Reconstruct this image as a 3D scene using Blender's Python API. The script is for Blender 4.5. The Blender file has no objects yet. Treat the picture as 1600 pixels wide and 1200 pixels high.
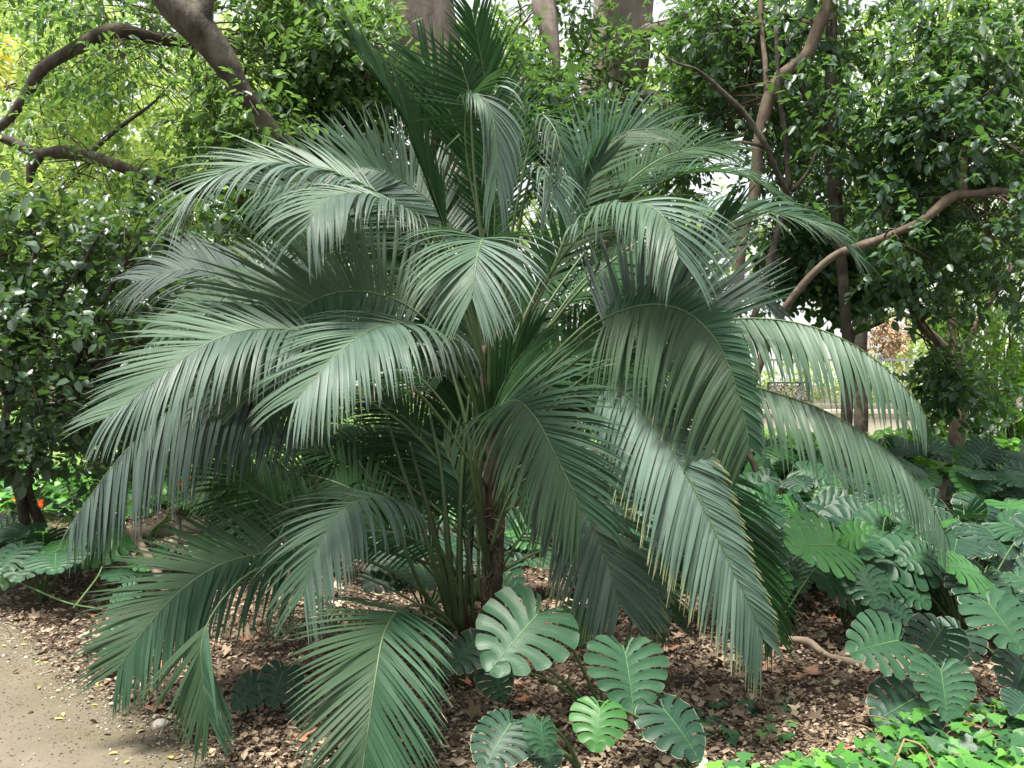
import bpy, bmesh, math, random
import numpy as np
from mathutils import Vector, Matrix, noise

R = math.radians
rnd = random.Random(11)
rng = np.random.default_rng(11)
scn = bpy.context.scene
col = scn.collection

# ------------------------------------------------------------------ camera, light, exposure
EYE = 1.65
FPX = 1386.0                      # focal length in pixels of the 1600 px wide photograph
cam_d = bpy.data.cameras.new('camera')
cam_d.lens = FPX / 1600.0 * 36.0
cam_d.clip_start = 0.05
cam_d.clip_end = 2000.0
cam = bpy.data.objects.new('camera', cam_d)
cam.location = (0, 0, EYE)
cam.rotation_euler = (R(90), 0, 0)
col.objects.link(cam)
scn.camera = cam

SUN_EL, SUN_AZ = 74.0, -125.0      # azimuth from +Y towards +X
world = bpy.data.worlds.new('World')
scn.world = world
world.use_nodes = True
wn, wl = world.node_tree.nodes, world.node_tree.links
wn.clear()
sky = wn.new('ShaderNodeTexSky')
sky.sky_type = 'NISHITA'
sky.sun_disc = False
sky.sun_elevation = R(SUN_EL)
sky.sun_rotation = R(SUN_AZ)
sky.air_density = 1.0
sky.dust_density = 4.0
sky.ozone_density = 1.0
mixw = wn.new('ShaderNodeMix'); mixw.data_type = 'RGBA'
mixw.inputs['Factor'].default_value = 0.62
mixw.inputs['B'].default_value = (8.7, 8.7, 8.3, 1)    # an even bright cloud veil over the sky
bg = wn.new('ShaderNodeBackground')
bg.inputs['Strength'].default_value = 0.062
wo = wn.new('ShaderNodeOutputWorld')
wl.new(sky.outputs[0], mixw.inputs['A'])
wl.new(mixw.outputs['Result'], bg.inputs[0])
wl.new(bg.outputs[0], wo.inputs[0])

sun_d = bpy.data.lights.new('sun', 'SUN')
sun_d.energy = 3.8
sun_d.angle = R(16)
sun_d.color = (1.0, 0.95, 0.87)
sun = bpy.data.objects.new('sun', sun_d)
se, sa = R(SUN_EL), R(SUN_AZ)
sd = Vector((math.sin(sa) * math.cos(se), math.cos(sa) * math.cos(se), math.sin(se)))
sun.rotation_euler = sd.to_track_quat('Z', 'Y').to_euler()
sun.location = (0, 0, 20)
col.objects.link(sun)

vs = scn.view_settings
vs.view_transform = 'Standard'
vs.look = 'None'
vs.gamma = 1.0
vs.use_curve_mapping = False
vs.exposure = 1.58
scn.cycles.use_denoising = True
scn.cycles.max_bounces = 7
scn.cycles.diffuse_bounces = 2
scn.cycles.glossy_bounces = 2
scn.cycles.transmission_bounces = 5
scn.cycles.transparent_max_bounces = 4

# ------------------------------------------------------------------ helpers
def P(px, py, Y):
    return Vector(((px - 800.0) / FPX * Y, Y, EYE - (py - 600.0) / FPX * Y))

def smooth(t):
    t = min(1.0, max(0.0, t))
    return t * t * (3 - 2 * t)

PATH_EDGE = [(1.5, 0.5), (2.4, -0.3), (3.2, -0.85), (3.81, -1.27), (4.16, -1.66), (4.97, -2.45),
             (6.35, -3.75), (7.3, -4.7), (8.5, -6.1), (10.5, -9.0), (14.0, -16.0), (20, -30)]
def path_x(y):
    e = PATH_EDGE
    if y <= e[0][0]: return e[0][1] + (e[0][0] - y) * 0.9
    for (a, xa), (b, xb) in zip(e, e[1:]):
        if y <= b:
            return xa + (xb - xa) * (y - a) / (b - a)
    return e[-1][1]

def gz(x, y):
    """height of the ground"""
    h = 0.5 * smooth((y - 6.5) / 5.5) * smooth((x + 3.5) / 4.0) + 0.28 * smooth((y - 7.0) / 5.0) * (1 - smooth((x + 3.5) / 4.0))
    off = x - path_x(y)
    m = smooth(off / 0.9)
    near = 1 - smooth((y - 9) / 6)
    h += m * near * (0.035 + 0.035 * noise.noise(Vector((x * .9, y * .9, 0))) + 0.018 * noise.noise(Vector((x * 3.1, y * 3.1, 4))))
    return h

def G(x, y, dz=0.0):
    return Vector((x, y, gz(x, y) + dz))

def tag(o, label=None, cat=None, group=None, kind=None):
    if label: o['label'] = label
    if cat: o['category'] = cat
    if group: o['group'] = group
    if kind: o['kind'] = kind
    return o

def mesh_np(name, V, F, mats, uv=None, mat_idx=None, smooth_shade=True):
    """V (n,3); F list of (m,k) int arrays; uv per vertex (n,2)"""
    me = bpy.data.meshes.new(name)
    V = np.asarray(V, dtype=np.float32)
    Fs = [np.asarray(f, dtype=np.int32) for f in (F if isinstance(F, list) else [F]) if len(f)]
    me.vertices.add(len(V))
    me.vertices.foreach_set('co', V.ravel())
    loops = np.concatenate([f.ravel() for f in Fs])
    tot = np.concatenate([np.full(len(f), f.shape[1], dtype=np.int32) for f in Fs])
    start = np.concatenate([[0], np.cumsum(tot)[:-1]]).astype(np.int32)
    me.loops.add(len(loops))
    me.loops.foreach_set('vertex_index', loops)
    me.polygons.add(len(tot))
    me.polygons.foreach_set('loop_start', start)
    me.polygons.foreach_set('loop_total', tot)
    if mat_idx is not None:
        me.polygons.foreach_set('material_index', np.asarray(mat_idx, dtype=np.int32))
    me.polygons.foreach_set('use_smooth', np.full(len(tot), smooth_shade, dtype=bool))
    if uv is not None:
        l = me.uv_layers.new(name='UVMap')
        l.data.foreach_set('uv', np.asarray(uv, dtype=np.float32)[loops].ravel())
    me.update(calc_edges=True)
    for m in (mats if isinstance(mats, (list, tuple)) else [mats]):
        me.materials.append(m)
    return me

def link(name, me, parent=None, loc=None):
    o = bpy.data.objects.new(name, me)
    col.objects.link(o)
    if loc is not None: o.location = loc
    if parent is not None: o.parent = parent
    return o

def empty(name, loc, label, cat, group=None):
    o = bpy.data.objects.new(name, None)
    o.empty_display_size = 0.1
    o.location = loc
    col.objects.link(o)
    return tag(o, label, cat, group)

class MB:
    """collects vertices, faces and uvs"""
    def __init__(s): s.V = []; s.F = {}; s.U = []; s.n = 0
    def add(s, V, Fs, U=None):
        V = np.asarray(V, dtype=np.float64)
        for f in Fs:
            f = np.asarray(f, dtype=np.int64)
            if len(f): s.F.setdefault(f.shape[1], []).append(f + s.n)
        s.V.append(V); s.U.append(np.zeros((len(V), 2)) if U is None else np.asarray(U)); s.n += len(V)
    def mesh(s, name, mats, off=(0, 0, 0), smooth_shade=True):
        V = np.concatenate(s.V) - np.asarray(off)
        return mesh_np(name, V, [np.concatenate(v) for v in s.F.values()], mats, np.concatenate(s.U), None, smooth_shade)
    def build(s, name, mats, parent=None, smooth_shade=True):
        off = np.asarray(parent_loc(parent))
        return link(name, s.mesh(name, mats, off, smooth_shade), parent)

def parent_loc(p):
    v = Vector((0, 0, 0))
    while p is not None:
        v += p.location; p = p.parent
    return v

def catmull(pts, n):
    pts = np.asarray(pts, dtype=float)
    p = np.vstack([2 * pts[0] - pts[1], pts, 2 * pts[-1] - pts[-2]])
    m = len(pts) - 1
    out = []
    ts = np.linspace(0, m, n)
    for t in ts:
        i = min(int(t), m - 1); u = t - i
        a, b, c, d = p[i], p[i + 1], p[i + 2], p[i + 3]
        out.append(0.5 * ((2 * b) + (-a + c) * u + (2 * a - 5 * b + 4 * c - d) * u * u + (-a + 3 * b - 3 * c + d) * u ** 3))
    return np.array(out)

def resample(pts, n):
    d = np.concatenate([[0], np.cumsum(np.linalg.norm(np.diff(pts, axis=0), axis=1))])
    s = np.linspace(0, d[-1], n)
    return np.stack([np.interp(s, d, pts[:, k]) for k in range(pts.shape[1])], 1), d[-1]

def nrm(a):
    return a / np.maximum(np.linalg.norm(a, axis=-1, keepdims=True), 1e-9)

def tube(mb, pts, rad, sides=8, n=None, bump=0.0, bfreq=3.0, seed=0, cap=True, squash=1.0):
    """tube along catmull points; pts (k,3), rad scalar/list"""
    pts = np.asarray([tuple(p) for p in pts], dtype=float)
    rad = np.full(len(pts), rad, dtype=float) if np.isscalar(rad) else np.asarray(rad, dtype=float)
    if n is None: n = max(len(pts), 2)
    q = np.hstack([pts, rad[:, None]])
    if len(pts) > 2 or n > len(pts): q = catmull(q, n)
    C, r = q[:, :3], np.maximum(q[:, 3], 0.0004)
    T = nrm(np.gradient(C, axis=0))
    N = np.zeros_like(T)
    a = np.array([0, 0, 1.0]) if abs(T[0, 2]) < .8 else np.array([1.0, 0, 0])
    N[0] = nrm(a - T[0] * a.dot(T[0]))
    for i in range(1, len(T)):
        N[i] = nrm(N[i - 1] - T[i] * N[i - 1].dot(T[i]))
    B = np.cross(T, N)
    th = np.linspace(0, 2 * math.pi, sides, endpoint=False)
    V = np.zeros((len(C), sides, 3)); U = np.zeros((len(C), sides, 2))
    L = np.concatenate([[0], np.cumsum(np.linalg.norm(np.diff(C, axis=0), axis=1))])
    for i in range(len(C)):
        for j in range(sides):
            rr = r[i]
            if bump:
                rr *= 1 + bump * noise.noise(Vector((math.cos(th[j]) * 1.3 + seed, math.sin(th[j]) * 1.3, L[i] * bfreq)))
            V[i, j] = C[i] + rr * (math.cos(th[j]) * N[i] + squash * math.sin(th[j]) * B[i])
            U[i, j] = (L[i], j / sides)
    idx = np.arange(len(C) * sides).reshape(len(C), sides)
    nx = np.roll(idx, -1, axis=1)
    F = np.stack([idx[:-1], nx[:-1], nx[1:], idx[1:]], -1).reshape(-1, 4)
    Fs = [F]
    if cap and sides >= 3:
        Fs.append(idx[-1][None, :]); Fs.append(idx[0][::-1][None, :])
    mb.add(V.reshape(-1, 3), Fs, U.reshape(-1, 2))
    return C

# ------------------------------------------------------------------ materials
def new_mat(name):
    m = bpy.data.materials.new(name); m.use_nodes = True
    nt = m.node_tree; nt.nodes.clear()
    return m, nt.nodes, nt.links

def ramp(nodes, stops, interp='LINEAR'):
    r = nodes.new('ShaderNodeValToRGB'); r.color_ramp.interpolation = interp
    e = r.color_ramp.elements
    while len(e) < len(stops): e.new(0.5)
    for el, (p, c) in zip(e, stops):
        el.position = p; el.color = (*c, 1)
    return r

def leaf_mat(name, stops, trans=0.3, tcol=(0.25, 0.42, 0.05), rough=0.42, spec=0.5, noise_scale=6, tip=None, rib=0.0, midrib=None, margin=None, under=None, coat=0.0, clump=0.0):
    """stops: colours picked by a random value per leaf island"""
    m, N, L = new_mat(name)
    geo = N.new('ShaderNodeNewGeometry')
    cr = ramp(N, stops)
    colr = cr.outputs[0]
    if clump:
        tc0 = N.new('ShaderNodeTexCoord'); nz0 = N.new('ShaderNodeTexNoise'); nz0.inputs['Scale'].default_value = clump
        L.new(tc0.outputs['Object'], nz0.inputs['Vector'])
        mx0 = N.new('ShaderNodeMath'); mx0.operation = 'MULTIPLY_ADD'; mx0.inputs[1].default_value = 1.6; mx0.inputs[2].default_value = -.55
        L.new(nz0.outputs['Fac'], mx0.inputs[0])
        mm = N.new('ShaderNodeMath'); mm.operation = 'MULTIPLY_ADD'; mm.inputs[1].default_value = .5
        L.new(geo.outputs['Random Per Island'], mm.inputs[0]); L.new(mx0.outputs[0], mm.inputs[2])
        L.new(mm.outputs[0], cr.inputs[0])
    else:
        L.new(geo.outputs['Random Per Island'], cr.inputs[0])
    tc = N.new('ShaderNodeTexCoord')
    nz = N.new('ShaderNodeTexNoise'); nz.inputs['Scale'].default_value = noise_scale; nz.inputs['Detail'].default_value = 3
    L.new(tc.outputs['Object'], nz.inputs['Vector'])
    hsv = N.new('ShaderNodeHueSaturation')
    mr = N.new('ShaderNodeMapRange'); mr.inputs['To Min'].default_value = 0.72; mr.inputs['To Max'].default_value = 1.28
    L.new(nz.outputs['Fac'], mr.inputs['Value']); L.new(colr, hsv.inputs['Color'])
    if rib:
        oi = N.new('ShaderNodeObjectInfo'); m3 = N.new('ShaderNodeMapRange'); m3.inputs['To Min'].default_value = .78; m3.inputs['To Max'].default_value = 1.2
        L.new(oi.outputs['Random'], m3.inputs['Value']); m4 = N.new('ShaderNodeMath'); m4.operation = 'MULTIPLY'
        L.new(m3.outputs[0], m4.inputs[0]); L.new(mr.outputs[0], m4.inputs[1]); L.new(m4.outputs[0], hsv.inputs['Value'])
        m5 = N.new('ShaderNodeMapRange'); m5.inputs['To Min'].default_value = .485; m5.inputs['To Max'].default_value = .508
        L.new(geo.outputs['Random Per Island'], m5.inputs['Value']); L.new(m5.outputs[0], hsv.inputs['Hue'])
    else:
        L.new(mr.outputs[0], hsv.inputs['Value'])
    colr = hsv.outputs[0]
    uvn = N.new('ShaderNodeUVMap')
    sep = N.new('ShaderNodeSeparateXYZ'); L.new(uvn.outputs[0], sep.inputs[0])
    def mix(fac_sock, c, cur):
        x = N.new('ShaderNodeMix'); x.data_type = 'RGBA'
        L.new(fac_sock, x.inputs['Factor']); L.new(cur, x.inputs['A']); x.inputs['B'].default_value = (*c, 1)
        return x.outputs['Result']
    if under:
        colr = mix(geo.outputs['Backfacing'], under, colr)
    if tip and rib:     # some leaflets are dried further back than others
        r1 = N.new('ShaderNodeMath'); r1.operation = 'POWER'; r1.inputs[1].default_value = 7.0
        r0 = N.new('ShaderNodeMath'); r0.operation = 'FRACT'; rm = N.new('ShaderNodeMath'); rm.operation = 'MULTIPLY'; rm.inputs[1].default_value = 17.3
        L.new(geo.outputs['Random Per Island'], rm.inputs[0]); L.new(rm.outputs[0], r0.inputs[0]); L.new(r0.outputs[0], r1.inputs[0])
        r2 = N.new('ShaderNodeMath'); r2.operation = 'MULTIPLY_ADD'; r2.inputs[1].default_value = .10
        L.new(r1.outputs[0], r2.inputs[0]); L.new(sep.outputs['X'], r2.inputs[2])
    for (p0, p1, c, src) in (tip or []):
        a = N.new('ShaderNodeMapRange'); a.inputs['From Min'].default_value = p0; a.inputs['From Max'].default_value = p1
        L.new(r2.outputs[0] if rib else sep.outputs['X' if src == 'x' else 'Y'], a.inputs['Value'])
        colr = mix(a.outputs[0], c, colr)
    pb = N.new('ShaderNodeBsdfPrincipled')
    L.new(colr, pb.inputs['Base Color'])
    pb.inputs['Roughness'].default_value = rough
    pb.inputs['Specular IOR Level'].default_value = spec
    if coat: pb.inputs['Coat Weight'].default_value = coat; pb.inputs['Coat Roughness'].default_value = .3
    if rib:
        wv = N.new('ShaderNodeMath'); wv.operation = 'SINE'
        ml = N.new('ShaderNodeMath'); ml.operation = 'MULTIPLY'; ml.inputs[1].default_value = 40.0
        L.new(sep.outputs['Y'], ml.inputs[0]); L.new(ml.outputs[0], wv.inputs[0])
        b = N.new('ShaderNodeBump'); b.inputs['Strength'].default_value = rib; b.inputs['Distance'].default_value = 0.0012
        L.new(wv.outputs[0], b.inputs['Height']); L.new(b.outputs[0], pb.inputs['Normal'])
    else:
        nz2 = N.new('ShaderNodeTexNoise'); nz2.inputs['Scale'].default_value = 45
        L.new(tc.outputs['Object'], nz2.inputs['Vector'])
        b = N.new('ShaderNodeBump'); b.inputs['Strength'].default_value = .25; b.inputs['Distance'].default_value = 0.004
        L.new(nz2.outputs['Fac'], b.inputs['Height']); L.new(b.outputs[0], pb.inputs['Normal'])
    tr = N.new('ShaderNodeBsdfTranslucent')
    tm = N.new('ShaderNodeMix'); tm.data_type = 'RGBA'; tm.inputs['Factor'].default_value = .75
    L.new(colr, tm.inputs['A']); tm.inputs['B'].default_value = (*tcol, 1)
    L.new(tm.outputs['Result'], tr.inputs[0])
    mxs = N.new('ShaderNodeMixShader'); mxs.inputs[0].default_value = trans
    L.new(pb.outputs[0], mxs.inputs[1]); L.new(tr.outputs[0], mxs.inputs[2])
    out = N.new('ShaderNodeOutputMaterial'); L.new(mxs.outputs[0], out.inputs[0])
    return m

def rough_mat(name, stops, scale=8, rough=0.9, bump=0.6, bdist=0.01, stretch=(1, 1, 1), detail=8, spec=0.3, second=None, island=False):
    m, N, L = new_mat(name)
    tc = N.new('ShaderNodeTexCoord'); mp = N.new('ShaderNodeMapping'); mp.inputs['Scale'].default_value = stretch
    L.new(tc.outputs['Object'], mp.inputs[0])
    nz = N.new('ShaderNodeTexNoise'); nz.inputs['Scale'].default_value = scale; nz.inputs['Detail'].default_value = detail; nz.inputs['Roughness'].default_value = .62
    L.new(mp.outputs[0], nz.inputs['Vector'])
    cr = ramp(N, stops)
    if island:
        geo = N.new('ShaderNodeNewGeometry'); L.new(geo.outputs['Random Per Island'], cr.inputs[0])
    else:
        L.new(nz.outputs['Fac'], cr.inputs[0])
    colr = cr.outputs[0]
    if second:
        sc, c, lo, hi = second
        n2 = N.new('ShaderNodeTexNoise'); n2.inputs['Scale'].default_value = sc; n2.inputs['Detail'].default_value = 5
        L.new(tc.outputs['Object'], n2.inputs['Vector'])
        a = N.new('ShaderNodeMapRange'); a.inputs['From Min'].default_value = lo; a.inputs['From Max'].default_value = hi
        L.new(n2.outputs['Fac'], a.inputs['Value'])
        x = N.new('ShaderNodeMix'); x.data_type = 'RGBA'; L.new(a.outputs[0], x.inputs['Factor']); L.new(colr, x.inputs['A']); x.inputs['B'].default_value = (*c, 1)
        colr = x.outputs['Result']
    pb = N.new('ShaderNodeBsdfPrincipled'); L.new(colr, pb.inputs['Base Color'])
    pb.inputs['Roughness'].default_value = rough; pb.inputs['Specular IOR Level'].default_value = spec
    b = N.new('ShaderNodeBump'); b.inputs['Strength'].default_value = bump; b.inputs['Distance'].default_value = bdist
    L.new(nz.outputs['Fac'], b.inputs['Height']); L.new(b.outputs[0], pb.inputs['Normal'])
    out = N.new('ShaderNodeOutputMaterial'); L.new(pb.outputs[0], out.inputs[0])
    return m

TAN = (0.36, 0.31, 0.21)
M = {}
PT = [(0.97, 1.02, TAN, 'x')]
M['palm_pale'] = leaf_mat('palm_leaflet_glaucous', [(0, (.056, .104, .078)), (.5, (.080, .138, .104)), (1, (.115, .178, .136))], .12, (.14, .33, .06), .42, .55, 9, PT, .5, under=(.06, .12, .07))  # glaucous leaf, lightened to carry the highlights on lit fronds
M['palm_mid'] = leaf_mat('palm_leaflet_green', [(0, (.020, .058, .032)), (.5, (.032, .082, .046)), (1, (.052, .110, .062))], .16, (.12, .34, .05), .45, .3, 9, PT, .5, under=(.045, .09, .045))
M['palm_dark'] = leaf_mat('palm_leaflet_dark', [(0, (.012, .045, .014)), (.5, (.018, .062, .018)), (1, (.030, .085, .025))], .18, (.05, .20, .02), .5, .22, 9, PT, .5)  # darker copy of the leaf green, shade of inner and backlit fronds painted in
M['palm_grey'] = leaf_mat('palm_leaflet_grey', [(0, (.036, .062, .052)), (.5, (.048, .08, .066)), (1, (.07, .105, .085))], .08, (.1, .2, .05), .48, .35, 9, PT, .5)
M['palm_yellowtip'] = leaf_mat('palm_leaflet_yellow_tips', [(0, (.056, .104, .078)), (.5, (.080, .138, .104)), (1, (.115, .178, .136))], .12, (.2, .33, .05), .46, .42, 9,
                               [(.82, 1.06, (.38, .40, .12), 'x'), (0.95, 1.0, (.5, .45, .33), 'x')], .5)
M['palm_yellow'] = leaf_mat('palm_leaflet_yellow', [(0, (.55, .40, .05)), (1, (.62, .45, .06))], .15, (.5, .35, .04), .5, .4, 9, None, .5)
M['rachis'] = rough_mat('palm_rachis', [(.3, (.045, .085, .03)), (.7, (.10, .15, .06))], 14, .5, .2, .003, spec=.5)
M['petiole'] = rough_mat('palm_petiole', [(.3, (.022, .048, .016)), (.7, (.05, .09, .028))], 9, .42, .2, .003, spec=.5)
M['palm_trunk'] = rough_mat('palm_trunk_fibre', [(.3, (.028, .021, .015)), (.55, (.075, .056, .040)), (.75, (.19, .15, .115))], 14, .95, 1.0, .02, (1, 1, .3))
M['fibre'] = rough_mat('palm_fibre', [(0, (.06, .042, .03)), (1, (.17, .13, .095))], 20, .9, .3, .003, island=True)
M['monstera'] = leaf_mat('monstera_leaf', [(0, (.018, .066, .030)), (1, (.028, .084, .040))], .12, (.12, .34, .05), .46, .32, 4,
                         [(.985, 1.03, (.34, .33, .22), 'x')], 0)
M['monstera_blue'] = leaf_mat('monstera_leaf_dark', [(0, (.012, .042, .025)), (1, (.019, .056, .033))], .1, (.08, .25, .05), .48, .3, 4, [(.97, 1.0, (.35, .35, .25), 'x')], 0)
M['monstera_fresh'] = leaf_mat('monstera_leaf_fresh', [(0, (.035, .13, .03)), (1, (.045, .155, .038))], .2, (.16, .45, .05), .42, .35, 4, None, 0)
M['monstera_vein'] = rough_mat('monstera_vein', [(.3, (.065, .15, .05)), (.7, (.10, .21, .065))], 9, .5, .1, .002)
M['stalk'] = rough_mat('leaf_stalk_green', [(.3, (.05, .10, .035)), (.7, (.09, .15, .05))], 9, .5, .2, .003)
M['ivy'] = leaf_mat('ivy_leaf', [(0, (.03, .10, .035)), (.45, (.05, .17, .04)), (.75, (.10, .32, .04)), (1, (.16, .42, .06))], .25, (.25, .55, .05), .38, .5, 8, None, 0)
M['ivy_far'] = leaf_mat('ivy_leaf_bright', [(0, (.04, .13, .02)), (.5, (.08, .24, .03)), (1, (.14, .34, .04))], .3, (.3, .6, .04), .45, .4, 3, None, 0)
M['vine'] = rough_mat('vine_stem', [(.3, (.16, .10, .06)), (.7, (.30, .22, .13))], 12, .8, .4, .003)
M['leaf_shrub'] = leaf_mat('shrub_leaf', [(0, (.028, .056, .034)), (.5, (.046, .085, .052)), (.85, (.075, .13, .06)), (1, (.16, .24, .06))], .18, (.2, .42, .05), .36, .5, 2, None, 0, under=(.06, .11, .05), clump=1.1)
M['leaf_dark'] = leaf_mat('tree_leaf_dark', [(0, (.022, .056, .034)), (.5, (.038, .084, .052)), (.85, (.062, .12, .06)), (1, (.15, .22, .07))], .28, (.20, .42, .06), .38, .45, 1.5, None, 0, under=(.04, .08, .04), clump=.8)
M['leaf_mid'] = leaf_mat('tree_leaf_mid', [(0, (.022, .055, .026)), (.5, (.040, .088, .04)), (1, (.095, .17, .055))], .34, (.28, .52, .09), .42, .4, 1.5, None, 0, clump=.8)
M['leaf_bright'] = leaf_mat('tree_leaf_bright', [(0, (.07, .15, .03)), (.5, (.12, .24, .05)), (1, (.28, .40, .10))], .46, (.60, .78, .18), .45, .4, 1.0, None, 0)
M['leaf_far'] = leaf_mat('far_tree_leaf', [(0, (.12, .22, .06)), (.5, (.20, .33, .08)), (1, (.38, .48, .16))], .5, (.62, .78, .24), .5, .3, .6, None, 0)
M['leaf_yellow'] = leaf_mat('yellow_palm_leaf', [(0, (.5, .42, .05)), (1, (.7, .6, .08))], .4, (.9, .7, .08), .5, .3, 3, None, 0)
M['bamboo_leaf'] = leaf_mat('cane_palm_leaf', [(0, (.05, .15, .03)), (.6, (.10, .26, .04)), (1, (.25, .42, .06))], .35, (.35, .62, .05), .42, .4, 3, None, 0)
M['strap'] = leaf_mat('strap_leaf', [(0, (.05, .14, .03)), (1, (.10, .26, .05))], .25, (.25, .55, .05), .4, .5, 3, None, 0)
M['petal'] = leaf_mat('orange_petal', [(0, (.75, .10, .02)), (1, (.85, .22, .04))], .3, (.9, .2, .03), .5, .3, 3, None, 0)
M['bark_grey'] = rough_mat('bark_grey_smooth', [(.25, (.10, .082, .068)), (.5, (.20, .165, .14)), (.75, (.30, .26, .225))], 6, .85, .9, .04, (1, 1, .35), second=(1.4, (.17, .16, .12), .5, .7))
M['bark_brown'] = rough_mat('bark_brown', [(.25, (.020, .017, .013)), (.5, (.055, .046, .036)), (.75, (.13, .115, .092))], 9, .85, 1.0, .035, (1, 1, .5), second=(3.5, (.15, .14, .10), .52, .72))
M['bark_tan'] = rough_mat('bark_tan', [(.25, (.055, .038, .029)), (.5, (.115, .083, .064)), (.75, (.22, .17, .135))], 11, .85, .9, .02, (1, 1, .4), second=(5, (.13, .11, .07), .5, .7))
M['twig'] = rough_mat('twig_bark', [(.3, (.05, .035, .025)), (.7, (.11, .08, .055))], 12, .9, .3, .004)
M['log'] = rough_mat('weathered_log', [(.25, (.17, .13, .095)), (.5, (.30, .24, .18)), (.75, (.44, .37, .29))], 7, .9, .8, .02, (1, 1, 1))
M['litter'] = leaf_mat('leaf_litter_chips', [(0, (.075, .055, .038)), (.3, (.155, .113, .076)), (.6, (.25, .186, .126)), (.9, (.36, .285, .20)), (1, (.48, .40, .30))], .04, (.3, .2, .1), .75, .3, 20, None, 0)
M['litter_dark'] = leaf_mat('leaf_mould_chips', [(0, (.050, .037, .027)), (.4, (.115, .084, .058)), (.8, (.22, .165, .118)), (1, (.34, .27, .20))], .0, (.3, .2, .1), .8, .25, 20, None, 0)
M['plane_leaf'] = leaf_mat('dry_plane_leaf', [(0, (.30, .13, .075)), (.5, (.42, .22, .13)), (1, (.50, .33, .22))], .12, (.5, .25, .1), .7, .3, 14, None, 0, under=(.50, .36, .27))
M['fallen_green'] = leaf_mat('fallen_leaf_yellow_green', [(0, (.30, .36, .05)), (.6, (.45, .45, .08)), (1, (.5, .38, .12))], .15, (.5, .5, .1), .5, .4, 14, None, 0)
M['stone'] = rough_mat('grey_stone', [(.3, (.20, .185, .165)), (.7, (.36, .34, .31))], 18, .85, .6, .006)
M['pebble'] = rough_mat('pale_pebbles', [(0, (.22, .19, .16)), (.6, (.40, .36, .31)), (1, (.62, .58, .52))], 18, .85, .3, .003, island=True)
M['speck'] = rough_mat('path_specks', [(0, (.05, .038, .03)), (.5, (.13, .105, .08)), (.85, (.22, .185, .145)), (1, (.4, .36, .3))], 18, .9, .3, .003, island=True)
M['cream'] = rough_mat('cream_render', [(.3, (.80, .75, .60)), (.7, (.86, .81, .66))], 2.5, .85, .25, .006)
M['cap'] = rough_mat('wall_coping', [(.3, (.66, .60, .47)), (.7, (.76, .70, .56))], 4, .85, .25, .006)
M['iron'] = rough_mat('painted_iron', [(.3, (.045, .048, .048)), (.7, (.075, .08, .08))], 20, .5, .1, .002, spec=.5)
M['iron_grey'] = rough_mat('grey_painted_rail', [(.3, (.25, .28, .28)), (.7, (.32, .35, .35))], 20, .5, .1, .002, spec=.5)
M['metal_grey'] = rough_mat('grey_metal_sheet', [(.3, (.15, .165, .165)), (.7, (.22, .235, .235))], 6, .45, .1, .002, spec=.5)
M['edging'] = rough_mat('dark_edging', [(.3, (.045, .03, .022)), (.7, (.09, .06, .042))], 8, .9, .4, .006)
M['terracotta'] = rough_mat('dry_brown_foliage', [(.3, (.38, .23, .13)), (.7, (.62, .46, .32))], 8, .9, .4, .01)
M['lawn'] = rough_mat('lawn_green', [(.3, (.05, .12, .02)), (.7, (.13, .22, .045))], 5, .9, .5, .02, second=(.8, (.28, .36, .12), .5, .75))

def ground_material():
    m, N, L = new_mat('litter_soil')
    tc = N.new('ShaderNodeTexCoord')
    n1 = N.new('ShaderNodeTexNoise'); n1.inputs['Scale'].default_value = 26; n1.inputs['Detail'].default_value = 9; n1.inputs['Roughness'].default_value = .75
    n2 = N.new('ShaderNodeTexNoise'); n2.inputs['Scale'].default_value = 1.1; n2.inputs['Detail'].default_value = 5
    vo = N.new('ShaderNodeTexVoronoi'); vo.inputs['Scale'].default_value = 60
    for n in (n1, n2, vo): L.new(tc.outputs['Object'], n.inputs['Vector'])
    c1 = ramp(N, [(.3, (.035, .022, .016)), (.5, (.08, .05, .036)), (.7, (.17, .115, .08))])
    L.new(n1.outputs['Fac'], c1.inputs[0])
    mx = N.new('ShaderNodeMix'); mx.data_type = 'RGBA'; mx.blend_type = 'MULTIPLY'; mx.inputs['Factor'].default_value = .5
    L.new(c1.outputs[0], mx.inputs['A']); L.new(vo.outputs['Color'], mx.inputs['B'])
    m2 = N.new('ShaderNodeMix'); m2.data_type = 'RGBA'
    a = N.new('ShaderNodeMapRange'); a.inputs['From Min'].default_value = .45; a.inputs['From Max'].default_value = .7; a.inputs['To Max'].default_value = .6
    L.new(n2.outputs['Fac'], a.inputs['Value']); L.new(a.outputs[0], m2.inputs['Factor'])
    L.new(mx.outputs['Result'], m2.inputs['A']); m2.inputs['B'].default_value = (.13, .09, .065, 1)
    pb = N.new('ShaderNodeBsdfPrincipled'); pb.inputs['Roughness'].default_value = .95
    L.new(m2.outputs['Result'], pb.inputs['Base Color'])
    b = N.new('ShaderNodeBump'); b.inputs['Distance'].default_value = .02; b.inputs['Strength'].default_value = .9
    L.new(n1.outputs['Fac'], b.inputs['Height']); L.new(b.outputs[0], pb.inputs['Normal'])
    o = N.new('ShaderNodeOutputMaterial'); L.new(pb.outputs[0], o.inputs[0])
    return m

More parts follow.
